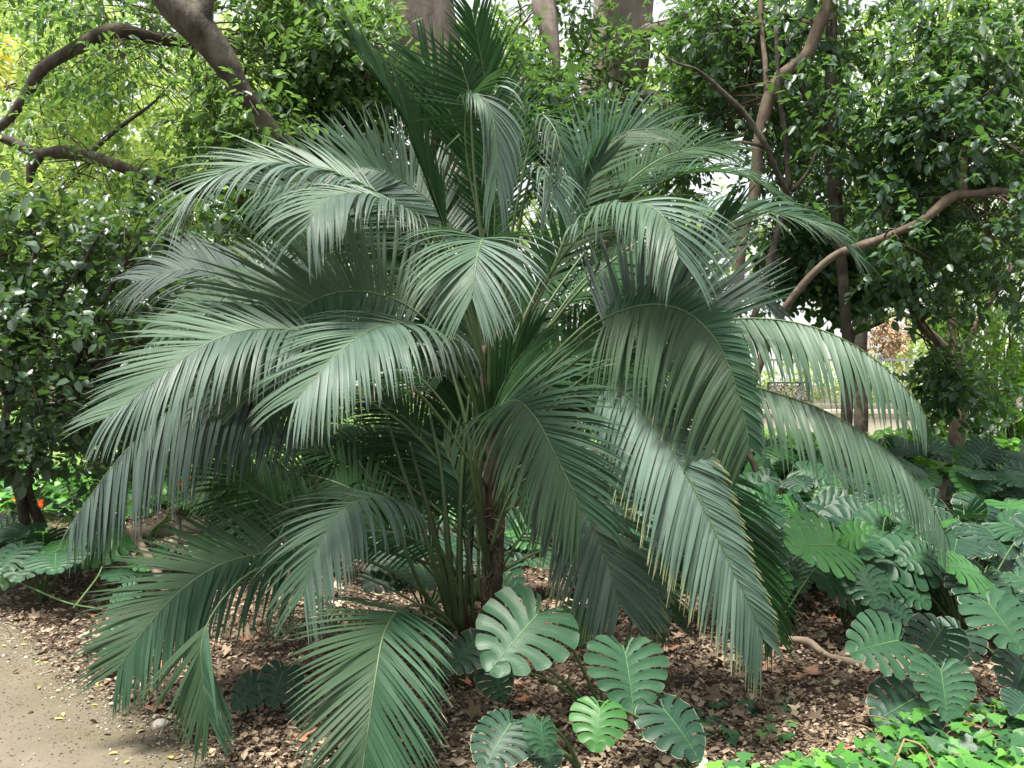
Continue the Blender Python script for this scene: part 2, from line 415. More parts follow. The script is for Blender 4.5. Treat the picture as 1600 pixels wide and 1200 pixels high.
def path_material():
    """sandy trodden path, mossy and soiled near its planted edge (uv.x = metres from the edge)"""
    m, N, L = new_mat('sandy_path')
    tc = N.new('ShaderNodeTexCoord')
    def nz(s, d=5, r=.6):
        n = N.new('ShaderNodeTexNoise'); n.inputs['Scale'].default_value = s; n.inputs['Detail'].default_value = d; n.inputs['Roughness'].default_value = r
        L.new(tc.outputs['Object'], n.inputs['Vector']); return n
    n1, n2, n3 = nz(1.6, 8, .7), nz(70, 8, .85), nz(3.5, 6)
    c1 = ramp(N, [(.3, (.115, .094, .073)), (.55, (.17, .142, .112)), (.75, (.235, .20, .162))])
    L.new(n1.outputs['Fac'], c1.inputs[0])
    g = ramp(N, [(.35, (.42, .42, .42)), (.55, (.52, .52, .52)), (.72, (.85, .83, .8))])
    L.new(n2.outputs['Fac'], g.inputs[0])
    mx = N.new('ShaderNodeMix'); mx.data_type = 'RGBA'; mx.blend_type = 'OVERLAY'; mx.inputs['Factor'].default_value = .9
    L.new(c1.outputs[0], mx.inputs['A']); L.new(g.outputs[0], mx.inputs['B'])
    uv = N.new('ShaderNodeUVMap'); sp = N.new('ShaderNodeSeparateXYZ'); L.new(uv.outputs[0], sp.inputs[0])
    ad = N.new('ShaderNodeMath'); ad.operation = 'MULTIPLY_ADD'; ad.inputs[1].default_value = -1.3
    L.new(n3.outputs['Fac'], ad.inputs[0]); L.new(sp.outputs['X'], ad.inputs[2])
    def band(lo, hi, c, cur, mxv=1.0):
        a = N.new('ShaderNodeMapRange'); a.inputs['From Min'].default_value = lo; a.inputs['From Max'].default_value = hi
        a.inputs['To Min'].default_value = mxv; a.inputs['To Max'].default_value = 0
        L.new(ad.outputs[0], a.inputs['Value'])
        x = N.new('ShaderNodeMix'); x.data_type = 'RGBA'; L.new(a.outputs[0], x.inputs['Factor']); L.new(cur, x.inputs['A']); x.inputs['B'].default_value = (*c, 1)
        return x.outputs['Result']
    c = band(-.55, .45, (.115, .105, .06), mx.outputs['Result'], .75)
    c = band(-.74, -.45, (.07, .05, .038), c)
    pb = N.new('ShaderNodeBsdfPrincipled'); pb.inputs['Roughness'].default_value = .92; pb.inputs['Specular IOR Level'].default_value = .25
    L.new(c, pb.inputs['Base Color'])
    b = N.new('ShaderNodeBump'); b.inputs['Distance'].default_value = .006; b.inputs['Strength'].default_value = .8
    L.new(n2.outputs['Fac'], b.inputs['Height']); L.new(b.outputs[0], pb.inputs['Normal'])
    o = N.new('ShaderNodeOutputMaterial'); L.new(pb.outputs[0], o.inputs[0])
    return m
M['ground'] = ground_material()
M['path'] = path_material()

# ------------------------------------------------------------------ ground, path, lawn
def grid_mesh(name, xs, ys, mat, dz=0.0, uvf=None):
    V = np.array([(x, y, gz(x, y) + dz) for y in ys for x in xs])
    nx, ny = len(xs), len(ys)
    i = np.arange(nx * ny).reshape(ny, nx)
    F = np.stack([i[:-1, :-1], i[:-1, 1:], i[1:, 1:], i[1:, :-1]], -1).reshape(-1, 4)
    uv = np.array([uvf(x, y) if uvf else (x, y) for y in ys for x in xs])
    return mesh_np(name, V, F, mat, uv)

xs = np.concatenate([[-400, -120, -50, -25, -14], np.arange(-9, 9.01, .12), [14, 25, 50, 120, 400]])
ys = np.concatenate([[-60, -20, -5, 0, 1], np.arange(1.6, 14.01, .12), [15, 16, 18, 22, 30, 50, 100, 250, 900]])
tag(link('ground', grid_mesh('ground', xs, ys, M['ground'])), kind='structure')

ys2 = np.concatenate([np.arange(0.5, 10.5, .08), np.arange(10.5, 20, .5)])
V, U = [], []
cols = [0, .05, .12, .25, .5, .8, 1.2, 2, 3, 5, 9]
for y in ys2:
    e = path_x(y) + .05 * noise.noise(Vector((0, y * 2.3, 1))) + .03 * noise.noise(Vector((0, y * 9, 5))) + .16
    for c in cols:
        x = e - c
        V.append((x, y, gz(x, y) + (.004 if c > 0 else -.012))); U.append((c, y))
i = np.arange(len(V)).reshape(len(ys2), len(cols))
F = np.stack([i[:-1, :-1], i[1:, :-1], i[1:, 1:], i[:-1, 1:]], -1).reshape(-1, 4)
tag(link('path', mesh_np('path', np.array(V), F, M['path'], np.array(U))), kind='structure')

# bright lawn far behind the planting
def lawn_patch(name, x0, x1, y0, y1):
    xs_, ys_ = np.linspace(x0, x1, 30), np.linspace(y0, y1, 20)
    return tag(link(name, grid_mesh(name, xs_, ys_, M['lawn'], .012)), kind='structure')
lawn_patch('lawn', -30, 2.0, 13.5, 60)

# ------------------------------------------------------------------ leaf clouds
def leaf_cloud(P0, D, Nn, L, W, droop=0.12, fold=0.18, mb=None, seg=1):
    """folded ovate leaves: base P0, direction D, normal Nn, lengths L, half widths W -> arrays"""
    D = nrm(D); S = nrm(np.cross(D, Nn)); Nn = np.cross(S, D)
    L = L[:, None]; W = W[:, None]
    pts = [P0,
           P0 + .30 * L * D + W * .85 * S + fold * W * Nn,
           P0 + .68 * L * D + W * .80 * S + fold * W * Nn - droop * .35 * L * Nn,
           P0 + L * D - droop * L * Nn,
           P0 + .68 * L * D - W * .80 * S + fold * W * Nn - droop * .35 * L * Nn,
           P0 + .30 * L * D - W * .85 * S + fold * W * Nn]
    V = np.stack(pts, 1).reshape(-1, 3)
    n = len(P0)
    b = np.arange(n)[:, None] * 6
    F = np.concatenate([b + np.array([[0, 1, 2, 3]]), b + np.array([[0, 3, 4, 5]])], 0)
    uv = np.tile(np.array([[0, .5], [.3, 1], [.68, 1], [1, .5], [.68, 0], [.3, 0]]), (n, 1))
    return V, F, uv

def unit(n):
    return nrm(rng.normal(size=(n, 3)))

def crown(parent, blobs, n_clusters, twigs_per, leaves_per, L, W, mat, spread=.22, hang=0.0, out_w=.8, name='crown', limb_from=None, twig_r=.006, twig_stuff=True, radial=.5, upn=1.0):
    """blobs: (px,py,Y,rx_px,ry_px,rY_m). Leaves in twigs in clusters; fine twigs run to each cluster"""
    vol = np.array([b[3] * b[4] for b in blobs], dtype=float); vol /= vol.sum()
    Ps, Ds, Ns = [], [], []
    tw = MB()
    for b, w in zip(blobs, vol):
        c = np.array(P(*b[:3])); r = np.array([b[3] * b[2] / FPX, b[5], b[4] * b[2] / FPX])
        k = max(2, int(round(n_clusters * w)))
        cc = c + unit(k) * (rng.random((k, 1)) ** .45) * r
        lf = np.array(limb_from) if limb_from is not None else None
        if lf is not None:
            src = lf[np.argmin(np.linalg.norm(lf - c, axis=1))]
        else:
            src = c
        for q in cc:
            if twig_r and q[2] > .2:
                mid = (src + q) / 2 + rng.normal(size=3) * .12 * np.linalg.norm(q - src) * .6 + np.array([0, 0, .12])
                st = src if rng.random() < .35 else (src * .45 + q * .55 + rng.normal(size=3) * .15)
                tube(tw, [st, mid * .4 + (st + q) * .3, q], [twig_r * 1.8, twig_r * 1.3, twig_r * .6], 4, 5, cap=False)
            t = twigs_per
            tb = q + rng.normal(size=(t, 3)) * spread
            outd = nrm(nrm(tb - c) * out_w + unit(t) * .8 + np.array([0, 0, -hang]))
            for j in range(leaves_per):
                pos = tb + outd * (j * L * .38)
                side = nrm(np.cross(outd, unit(t)))
                d = nrm(outd * (1 - radial) + side * radial + np.array([0, 0, -hang * .6]))
                nn = nrm(np.array([0, 0, upn]) + unit(t) * .55 + nrm(tb - c) * .25)
                Ps.append(pos); Ds.append(d); Ns.append(nn)
    Pp, Dd, Nn = np.concatenate(Ps), np.concatenate(Ds), np.concatenate(Ns)
    ok = Pp[:, 2] > .25
    Pp, Dd, Nn = Pp[ok], Dd[ok], Nn[ok]
    n = len(Pp)
    s = rng.uniform(.45, 1.4, n)
    V, F, uv = leaf_cloud(Pp, Dd, Nn, L * s, W * s * rng.uniform(.85, 1.1, n), rng.uniform(.02, .25, (n, 1)))
    off = np.asarray(parent_loc(parent))
    o = link(name, mesh_np(name, V - off, F, mat, uv), parent)
    o['kind'] = 'stuff'
    if twig_r and tw.n:
        t = tw.build('twigs', M['twig'], parent); t['kind'] = 'stuff'
    return o, n

LEAFTOT = [0]
def pxr(w, Y): return w * Y / FPX / 2.0

def limb(parent, name, pts, mat, sides=10, n=None, bump=.12, seed=0):
    """pts: (px,py,Y,width_px)"""
    mb = MB()
    C = [P(*p[:3]) for p in pts]
    r = [pxr(p[3], p[2]) for p in pts]
    tube(mb, C, r, sides, n or len(pts) * 6, bump, 2.0, seed)
    return mb.build(name, mat, parent)

def tree(name, label, cat, base, trunk, limbs, mat, group=None):
    """trunk/limbs in (px,py,Y,width_px); base: (x,y) ground or None"""
    t = empty(name, G(*base), label, cat, group)
    g = G(*base, -.1)
    pts = [tuple(p) for p in trunk]
    gp = (g.x / g.y * FPX + 800, 600 - (g.z - EYE) / g.y * FPX, g.y, pts[0][3] * 1.25 if pts else 20)
    limb(t, 'trunk', [gp] + pts, mat, 12, None, .14, rnd.random() * 9)
    for l in limbs:
        limb(t, 'branch', l, mat, 9, None, .14, rnd.random() * 9)
    return t

def pt3(l): return [tuple(P(*p[:3])) for p in l]

# --- big grey fig behind the palm
T1 = tree('fig_tree', 'massive smooth grey trunk leaning behind the top of the palm', 'tree', (1.0, 10.5),
          [(872, 720, 10.4, 105), (850, 590, 10.3, 92), (780, 430, 10.1, 88), (712, 240, 10, 86), (672, 90, 10, 96), (652, -20, 10, 120), (640, -160, 10, 150)],
          [[(700, 200, 10, 40), (640, 120, 9.6, 22), (560, 60, 9.2, 14), (480, 20, 8.8, 8)],
           [(690, 290, 10, 30), (610, 215, 9.8, 14), (545, 183, 9.6, 10), (490, 210, 9.4, 7)],
           [(655, 0, 10, 60), (560, -60, 9.8, 30), (420, -70, 9.6, 18)]], M['bark_grey'])
crown(T1, [(440, 200, 9.2, 80, 70, .7), (490, 60, 9.4, 90, 80, 1), (560, 90, 9.0, 80, 80, .8), (540, 210, 9.6, 50, 40, .6), (390, 270, 9.5, 80, 40, .6), (600, 300, 9.5, 60, 60, .5), (500, 340, 10, 110, 60, .6)],
      150, 14, 7, .105, .026, M['leaf_mid'], .17, .15, limb_from=pt3([(560, 60, 9.2), (560, 185, 9.6), (440, 20, 9.5), (640, 120, 9.6)]))
crown(T1, [(800, 190, 9.2, 70, 130, .6), (870, 250, 9.0, 70, 70, .6), (870, 160, 9.0, 60, 60, .5), (700, 190, 9.7, 50, 40, .4), (900, 540, 8.8, 60, 60, .5), (930, 620, 8.5, 60, 50, .5)],
      70, 12, 7, .095, .028, M['leaf_dark'], .16, .25, limb_from=pt3([(780, 100, 9.6), (700, 200, 10)]), name='crown')

# --- second big trunk right of the palm top, with a dark limb hanging beside it
T2 = tree('broad_trunk_tree', 'thick grey-brown trunk rising behind the palm right of its spire', 'tree', (1.75, 12),
          [(990, 720, 12, 95), (985, 520, 11.9, 84), (955, 330, 11.8, 92), (955, 180, 11.7, 96), (970, 50, 11.6, 96), (985, -120, 11.5, 90)],
          [[(975, -60, 11.5, 60), (915, -90, 10.6, 48), (862, -60, 10.0, 42), (850, 0, 9.8, 38), (856, 40, 9.7, 32), (868, 85, 9.6, 16), (872, 130, 9.6, 6)],
           [(960, 200, 11.7, 36), (1010, 150, 11.2, 20), (1050, 170, 11.0, 14), (1110, 215, 10.8, 10), (1165, 210, 10.8, 6)],
           [(970, 60, 11.6, 30), (1060, 30, 11, 18), (1120, -40, 10.8, 14)]], M['bark_grey'])
crown(T2, [(800, 50, 11.4, 50, 60, .7), (905, 130, 10.4, 55, 50, .5), (1060, 190, 10.8, 40, 50, .5), (900, 10, 10.4, 40, 30, .5), (1095, 40, 10.8, 60, 60, .8), (1040, 290, 11.4, 50, 40, .5), (900, 210, 10.6, 30, 30, .4), (990, 60, 10.8, 30, 20, .2)],
      70, 13, 7, .10, .026, M['leaf_mid'], .18, .15, limb_from=pt3([(915, -60, 10.6), (1010, 150, 11.2), (1060, 30, 11)]))

# --- upper-left tree: dark diagonal trunk, long bent limb and lower limb
T3 = tree('leaning_tree', 'dark forked trunk leaning into the picture at the upper left above the palm', 'tree', (-.25, 9.5),
          [(758, 690, 9.4, 30), (735, 560, 9.2, 20), (640, 440, 9.0, 20), (510, 300, 8.4, 24), (392, 162, 7.9, 30), (350, 95, 7.8, 44), (305, 40, 7.7, 52), (262, -10, 7.7, 58), (215, -90, 7.7, 66)],
          [[(312, 48, 7.7, 40), (318, 15, 7.7, 30), (328, -30, 7.8, 28), (345, -90, 7.9, 26)]], M['bark_brown'])
T3b = empty('arching_limb_tree', G(-3.0, 13.5), 'tree with long horizontal limb arching down to the left edge behind the dark diagonal trunk', 'tree')
limb(T3b, 'trunk', [(490, 760, 13.6, 44), (500, 500, 13.4, 40), (490, 300, 13, 34), (468, 140, 12, 26), (420, 40, 11.8, 22), (400, -70, 11.6, 22)], M['bark_grey'], seed=3)
limb(T3b, 'branch', [(470, 110, 12, 18), (430, 84, 11.2, 20), (370, 75, 9.6, 22), (300, 66, 9.0, 22), (235, 58, 8.7, 20), (178, 48, 8.6, 24), (120, 75, 8.6, 21), (66, 108, 8.6, 19), (40, 150, 8.6, 17), (8, 192, 8.6, 13), (-40, 230, 8.6, 10)], M['bark_brown'], seed=4)
limb(T3b, 'branch', [(470, 330, 12.4, 24), (360, 310, 10.5, 24), (262, 287, 9.0, 18), (215, 270, 8.8, 18), (150, 247, 8.7, 19), (100, 238, 8.7, 21), (60, 240, 8.7, 18), (20, 222, 8.8, 15), (-50, 195, 8.9, 10)], M['bark_brown'], seed=5)
limb(T3b, 'branch', [(62, 242, 8.7, 18), (50, 262, 8.7, 15), (46, 285, 8.7, 9)], M['bark_brown'])
limb(T3b, 'branch', [(355, 80, 10.6, 9), (385, 40, 10.4, 7), (420, 10, 10.2, 5)], M['bark_brown'])
limb(T3b, 'branch', [(140, 238, 8.8, 9), (185, 200, 9.0, 7), (240, 160, 9.3, 4), (275, 120, 9.4, 1.5)], M['bark_brown'])
crown(T3, [(380, 10, 8.6, 60, 50, .5), (150, 10, 8.9, 150, 40, .6), (440, 120, 8.4, 60, 70, .5), (130, 100, 9.4, 60, 40, .5), (330, 150, 8.9, 60, 50, .5), (410, 185, 7.6, 40, 26, .25)],
      60, 12, 7, .085, .022, M['leaf_mid'], .16, .15, limb_from=pt3([(305, 40, 9), (320, 10, 9)]))
crown(T3b, [(250, 170, 11, 200, 100, 1.2), (90, 150, 11, 130, 100, 1.2), (60, 20, 12, 140, 70, 1.3), (160, 310, 9.8, 160, 50, .7), (300, 290, 10, 90, 60, .8), (30, 310, 9.8, 90, 60, .8)],
      165, 11, 7, .085, .022, M['leaf_bright'], .2, .15, limb_from=pt3([(178, 48, 9.9), (60, 120, 9.7), (150, 247, 9.6), (262, 287, 9.6)]), twig_r=.005)

crown(T3b, [(190, 110, 8.3, 120, 40, .3), (60, 190, 8.3, 70, 50, .3), (190, 250, 8.4, 80, 30, .25), (260, 60, 8.3, 50, 30, .25)],
      22, 7, 6, .07, .018, M['leaf_mid'], .12, .2, limb_from=pt3([(178, 48, 8.6), (66, 108, 8.6), (150, 247, 8.7)]), twig_r=.004, name='crown')
# --- slim pale tree, forked near the ground on the right
T4 = tree('slender_forked_tree', 'slim pale-barked tree forked low beside the right fronds with two long bent stems', 'tree', (1.98, 8.4),
          [(1121, 790, 8.4, 27), (1118, 735, 8.4, 26), (1122, 705, 8.4, 25)],
          [[(1120, 715, 8.4, 18), (1117, 640, 8.45, 12), (1128, 560, 8.5, 13), (1152, 470, 8.6, 15), (1160, 380, 8.6, 15), (1178, 300, 8.6, 17), (1186, 220, 8.6, 19), (1202, 150, 8.6, 20), (1222, 118, 8.6, 20), (1258, 88, 8.6, 19), (1280, 40, 8.6, 19), (1310, -30, 8.6, 18), (1330, -90, 8.6, 16)],
           [(1199, 160, 8.6, 12), (1196, 100, 8.7, 9), (1190, 40, 8.8, 8), (1188, -40, 8.9, 8)],
           [(1124, 712, 8.4, 21), (1152, 660, 8.3, 15), (1176, 600, 8.2, 13), (1212, 508, 8.1, 13), (1252, 448, 8.0, 12), (1300, 402, 7.9, 12), (1345, 384, 7.85, 14), (1380, 372, 7.8, 12), (1440, 345, 7.7, 13), (1488, 308, 7.7, 16), (1525, 303, 7.6, 12), (1560, 299, 7.6, 13), (1620, 312, 7.5, 11), (1700, 320, 7.5, 12)],
           [(1505, 302, 7.7, 12), (1507, 250, 7.8, 10), (1515, 215, 7.9, 9), (1550, 180, 8, 6)],
           [(1515, 218, 7.9, 8), (1500, 190, 8, 5), (1480, 160, 8, 4)]], M['bark_tan'])
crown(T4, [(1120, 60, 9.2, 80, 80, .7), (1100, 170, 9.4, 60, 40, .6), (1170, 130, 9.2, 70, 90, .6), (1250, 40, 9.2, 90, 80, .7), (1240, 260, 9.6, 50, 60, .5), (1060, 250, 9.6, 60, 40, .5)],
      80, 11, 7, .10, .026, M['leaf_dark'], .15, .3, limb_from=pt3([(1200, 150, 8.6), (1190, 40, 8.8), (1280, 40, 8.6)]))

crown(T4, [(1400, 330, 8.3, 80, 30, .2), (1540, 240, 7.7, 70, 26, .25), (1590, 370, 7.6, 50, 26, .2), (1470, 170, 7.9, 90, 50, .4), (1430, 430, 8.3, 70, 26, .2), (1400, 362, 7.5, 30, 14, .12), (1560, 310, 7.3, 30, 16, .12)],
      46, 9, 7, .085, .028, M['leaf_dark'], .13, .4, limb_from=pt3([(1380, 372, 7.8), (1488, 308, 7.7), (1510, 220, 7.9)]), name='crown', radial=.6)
# --- dense dark tree at right with its trunk at the bed edge
T5 = tree('broadleaf_tree', 'dense dark-leaved tree with rosettes of rounded leaves over the bed on the right', 'tree', (5.95, 12.0),
          [(1494, 690, 12, 27), (1498, 640, 12, 21), (1496, 585, 12, 20), (1487, 560, 12, 20)],
          [[(1488, 562, 12, 18), (1462, 530, 11.8, 15), (1436, 505, 11.6, 13), (1420, 470, 11.5, 10), (1400, 430, 11.4, 8)],
           [(1488, 562, 12, 16), (1486, 500, 12, 13), (1480, 440, 12, 12), (1492, 380, 12, 11), (1500, 300, 12, 11), (1515, 200, 12, 10), (1500, 100, 12, 9)],
           [(1436, 505, 11.6, 10), (1450, 490, 11.4, 9), (1478, 465, 11.2, 7), (1500, 430, 11, 6)],
           [(1496, 575, 12, 12), (1530, 500, 11.8, 10), (1580, 420, 11.6, 9), (1640, 330, 11.4, 9)]], M['bark_tan'])
lf5 = pt3([(1420, 470, 11.5), (1480, 440, 12), (1500, 300, 12), (1515, 200, 12), (1580, 420, 11.6)])
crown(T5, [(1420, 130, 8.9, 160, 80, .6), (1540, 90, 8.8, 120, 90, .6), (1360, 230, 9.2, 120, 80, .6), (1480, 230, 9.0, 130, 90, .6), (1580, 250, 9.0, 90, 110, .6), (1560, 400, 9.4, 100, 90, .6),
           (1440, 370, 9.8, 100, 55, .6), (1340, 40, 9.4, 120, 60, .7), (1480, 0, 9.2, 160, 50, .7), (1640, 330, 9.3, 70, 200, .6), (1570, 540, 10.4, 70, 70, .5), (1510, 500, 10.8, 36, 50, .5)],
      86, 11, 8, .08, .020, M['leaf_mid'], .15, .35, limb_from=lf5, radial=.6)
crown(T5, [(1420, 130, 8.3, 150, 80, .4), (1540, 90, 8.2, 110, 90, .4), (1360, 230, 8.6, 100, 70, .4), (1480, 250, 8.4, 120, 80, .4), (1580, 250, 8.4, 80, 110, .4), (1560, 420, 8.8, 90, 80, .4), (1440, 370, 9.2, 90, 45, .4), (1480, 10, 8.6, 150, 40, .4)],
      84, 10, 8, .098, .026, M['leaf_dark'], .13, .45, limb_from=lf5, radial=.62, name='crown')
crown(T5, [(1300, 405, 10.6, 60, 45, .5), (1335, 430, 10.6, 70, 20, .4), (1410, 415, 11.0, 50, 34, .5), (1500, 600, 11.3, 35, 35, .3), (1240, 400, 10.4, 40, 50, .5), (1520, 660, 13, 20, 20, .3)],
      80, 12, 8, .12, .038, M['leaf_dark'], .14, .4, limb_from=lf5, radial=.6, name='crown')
# --- dark reddish trunks further back
rs = lambda l, f: [(p[0], p[1], p[2] * f, p[3]) for p in l]
T6 = tree('reddish_trunk_tree', 'straight dark reddish trunk standing deep inside the foliage on the right', 'tree', (3.28, 9.0),
          rs([(1326, 640, 14.2, 14), (1316, 420, 14.2, 17), (1306, 320, 14.2, 21), (1300, 230, 14.2, 24), (1298, 120, 14.2, 18), (1302, -60, 14.2, 16)], .63),
          [rs([(1300, 235, 14.2, 12), (1262, 160, 14, 9), (1225, 60, 13.8, 7)], .63), rs([(1302, 240, 14.2, 12), (1340, 190, 14, 8), (1380, 120, 13.8, 3)], .63)], M['bark_brown'])
crown(T6, [(1330, 130, 13.5, 130, 130, 1), (1260, 330, 13.4, 60, 80, .8), (1350, 330, 13.2, 130, 80, .8), (1460, 330, 13.2, 140, 140, .9), (1560, 420, 13.4, 140, 140, .9), (1180, 60, 13.2, 110, 90, .9), (1540, 120, 13, 140, 150, .9)],
      70, 10, 7, .13, .034, M['leaf_bright'], .20, .25, limb_from=pt3([(1300, 230, 14.2), (1298, 100, 14.2)]), twig_r=.009)
T7 = tree('spreading_dark_tree', 'dark thin-branched tree with its fork showing against the bright gap right of the palm', 'tree', (2.75, 8.75),
          [(1150, 640, 8.8, 9), (1195, 440, 8.75, 11), (1232, 300, 8.64, 13)],
          [[(1232, 305, 8.64, 12), (1214, 270, 8.58, 9), (1195, 225, 8.51, 9), (1165, 180, 8.45, 9), (1130, 145, 8.38, 8), (1090, 110, 8.31, 5), (1050, 95, 8.25, 3), (1010, 60, 8.2, 1.5)],
           [(1233, 300, 8.64, 9), (1228, 220, 8.58, 8), (1218, 150, 8.51, 7), (1212, 40, 8.45, 6)],
           [(1233, 302, 8.64, 8), (1262, 270, 8.58, 6), (1280, 230, 8.51, 5)],
           [(1195, 228, 8.51, 6), (1150, 222, 8.45, 5), (1120, 232, 8.38, 4), (1080, 230, 8.38, 3)]], M['bark_brown'])
crown(T7, [(1130, 100, 12, 70, 60, .8), (1230, 120, 12.2, 80, 80, .8), (1255, 200, 12.4, 50, 40, .5), (1265, 370, 12.4, 45, 55, .5), (1320, 300, 12.4, 60, 60, .5)],
      90, 12, 7, .12, .034, M['leaf_dark'], .2, .3, limb_from=pt3([(1195, 225, 12.8), (1228, 220, 12.9)]), twig_r=.008)
# arch of brown branches low right (behind the long pale frond)
T8 = tree('low_arching_tree', 'small dark trunk curving over the cream wall behind the long pale right frond', 'tree', (5.7, 15.2),
          [(1322, 640, 15.2, 15), (1320, 560, 15.1, 14), (1330, 520, 15, 13), (1305, 500, 14.9, 14), (1290, 470, 14.8, 11), (1280, 420, 14.8, 9)],
          [[(1330, 520, 15, 12), (1370, 505, 14.8, 10), (1400, 490, 14.6, 8), (1440, 500, 14.4, 7)]], M['bark_brown'])
T9 = empty('distant_palm', G(6.7, 17), 'ringed dark palm trunk standing before the cream wall', 'tree')
limb(T9, 'trunk', [(1346, 700, 17, 23), (1345, 640, 17, 22), (1344, 560, 17, 21), (1346, 460, 17, 20), (1352, 300, 17, 18)], M['bark_brown'], 10, 40, .12)

# --- left shrub with rounded leaves
S1 = empty('rounded_leaf_shrub', G(-3.9, 7.2), 'large dark shrub with rounded glossy leaves filling the left edge beside the palm', 'shrub')
for pts in ([(42, 830, 7.3, 17), (30, 770, 7.2, 14), (14, 735, 7.1, 13), (2, 690, 7.1, 12), (20, 600, 7, 12), (40, 480, 7, 9), (60, 360, 7, 6)],
            [(66, 825, 7.4, 17), (50, 785, 7.3, 14), (44, 755, 7.2, 13), (54, 722, 7.1, 12), (90, 640, 7, 12), (130, 540, 7, 9), (190, 420, 6.9, 7), (260, 330, 6.8, 4)],
            [(20, 640, 7, 11), (-20, 540, 7, 10), (-40, 400, 7, 8)],
            [(105, 610, 7, 8), (170, 560, 6.8, 6), (250, 500, 6.7, 4)],
            [(60, 500, 7, 8), (110, 440, 6.8, 6), (160, 360, 6.6, 4)]):
    limb(S1, 'stem' if pts[0][1] > 800 else 'branch', pts, M['bark_brown'], 8)
crown(S1, [(60, 400, 6.9, 110, 90, .5), (190, 380, 7.0, 110, 80, .5), (60, 540, 6.8, 120, 90, .5), (180, 520, 6.9, 110, 90, .5), (90, 650, 6.9, 120, 70, .5), (300, 420, 7.1, 80, 70, .4), (-40, 480, 6.9, 80, 160, .5), (230, 610, 7.2, 100, 80, .4), (330, 350, 7.3, 60, 40, .3), (-30, 700, 6.9, 60, 60, .4), (120, 710, 7.2, 90, 40, .4), (40, 745, 7.0, 70, 26, .3), (140, 760, 7.6, 60, 24, .3)],
      150, 8, 7, .088, .030, M['leaf_shrub'], .10, .0, limb_from=pt3([(20, 600, 7), (40, 480, 7), (130, 540, 7), (190, 420, 6.9), (-20, 540, 7)]), radial=.75, twig_r=.004)
S2 = empty('small_leaf_bush', G(-4.6, 12.5), 'bushy small-leaved bush behind the left shrub and the palm', 'shrub')
limb(S2, 'stem', [(280, 745, 12.4, 16), (290, 600, 12.3, 12), (300, 480, 12.2, 8)], M['bark_brown'], 8)
crown(S2, [(180, 430, 11.6, 200, 100, .9), (330, 470, 11.8, 150, 100, .8), (260, 590, 11.8, 160, 80, .8), (60, 600, 11.8, 140, 90, .8), (480, 560, 12, 130, 90, .8), (90, 690, 12, 150, 30, .6), (330, 680, 12.4, 60, 40, .6)],
      170, 12, 7, .10, .030, M['leaf_mid'], .22, .1, limb_from=pt3([(290, 600, 12.3), (300, 480, 12.2)]), twig_r=.006)

S3 = empty('understory_bush', G(1.9, 11.5), 'loose bush with mid-green leaves behind the centre of the palm', 'shrub')
limb(S3, 'stem', [(1030, 740, 11.5, 14), (1030, 600, 11.4, 11), (1040, 470, 11.3, 8)], M['bark_brown'], 8)
limb(S3, 'branch', [(1030, 560, 11.4, 9), (960, 490, 10.4, 8), (900, 455, 9.6, 8), (862, 440, 9.2, 6)], M['bark_brown'], 8)
crown(S3, [(900, 560, 11, 90, 110, .7), (1040, 480, 11.6, 100, 90, .7), (1080, 620, 11.4, 60, 60, .5), (800, 640, 11.6, 110, 70, .7), (980, 360, 11.4, 60, 50, .5), (660, 620, 11.8, 110, 80, .7)],
      90, 12, 7, .10, .03, M['leaf_mid'], .2, .1, limb_from=pt3([(1030, 500, 11.4)]), twig_r=.006)

# --- far bright trees
def far_tree(px, Y, w, blobs, n, label, mat='leaf_far', L=.20):
    t = empty('distant_tree', G((px - 800) / FPX * Y, Y), label, 'tree', 'bright distant trees')
    top = min(b[1] for b in blobs)
    limb(t, 'trunk', [(px, 660, Y, w), (px + 8, 500, Y, w * .9), (px - 6, 350, Y, w * .75), (px + 4, max(top, 60), Y, w * .5)], M['bark_brown'], 8)
    crown(t, blobs, n, 14, 7, L, L * .30, M[mat], L * 2.3, .1, limb_from=pt3([(px, 500, Y), (px, 350, Y), (px, max(top, 100), Y)]), twig_r=.02)
    return t
far_tree(60, 21, 26, [(60, 120, 21, 190, 130, 2.5), (120, 330, 22, 200, 110, 2), (-40, 420, 22, 140, 140, 2)], 130, 'bright yellow-green distant tree at the upper left edge')
far_tree(300, 24, 24, [(300, 150, 24, 160, 150, 2.5), (330, 360, 24, 170, 110, 2), (250, 560, 25, 150, 70, 2)], 120, 'bright yellow-green distant tree behind the dark diagonal trunk')
far_tree(520, 27, 22, [(510, 110, 27, 120, 100, 2.5), (540, 400, 27, 150, 120, 2), (470, 600, 27, 160, 60, 2)], 90, 'sunlit distant tree left of the big grey trunk')
far_tree(760, 29, 22, [(770, 120, 29, 70, 80, 2), (760, 420, 29, 150, 120, 2), (830, 590, 29, 150, 60, 2)], 75, 'sunlit distant tree seen between the two big trunks')
far_tree(1070, 30, 20, [(1060, 130, 30, 90, 80, 2), (1080, 380, 30, 110, 60, 2), (1010, 560, 30, 130, 60, 2)], 65, 'sunlit distant tree right of the thick grey-brown trunk')
far_tree(1480, 28, 20, [(1500, 100, 28, 160, 110, 2), (1560, 330, 28, 120, 150, 2), (1470, 560, 27, 60, 40, 1)], 75, 'sunlit distant tree behind the dense tree on the right')

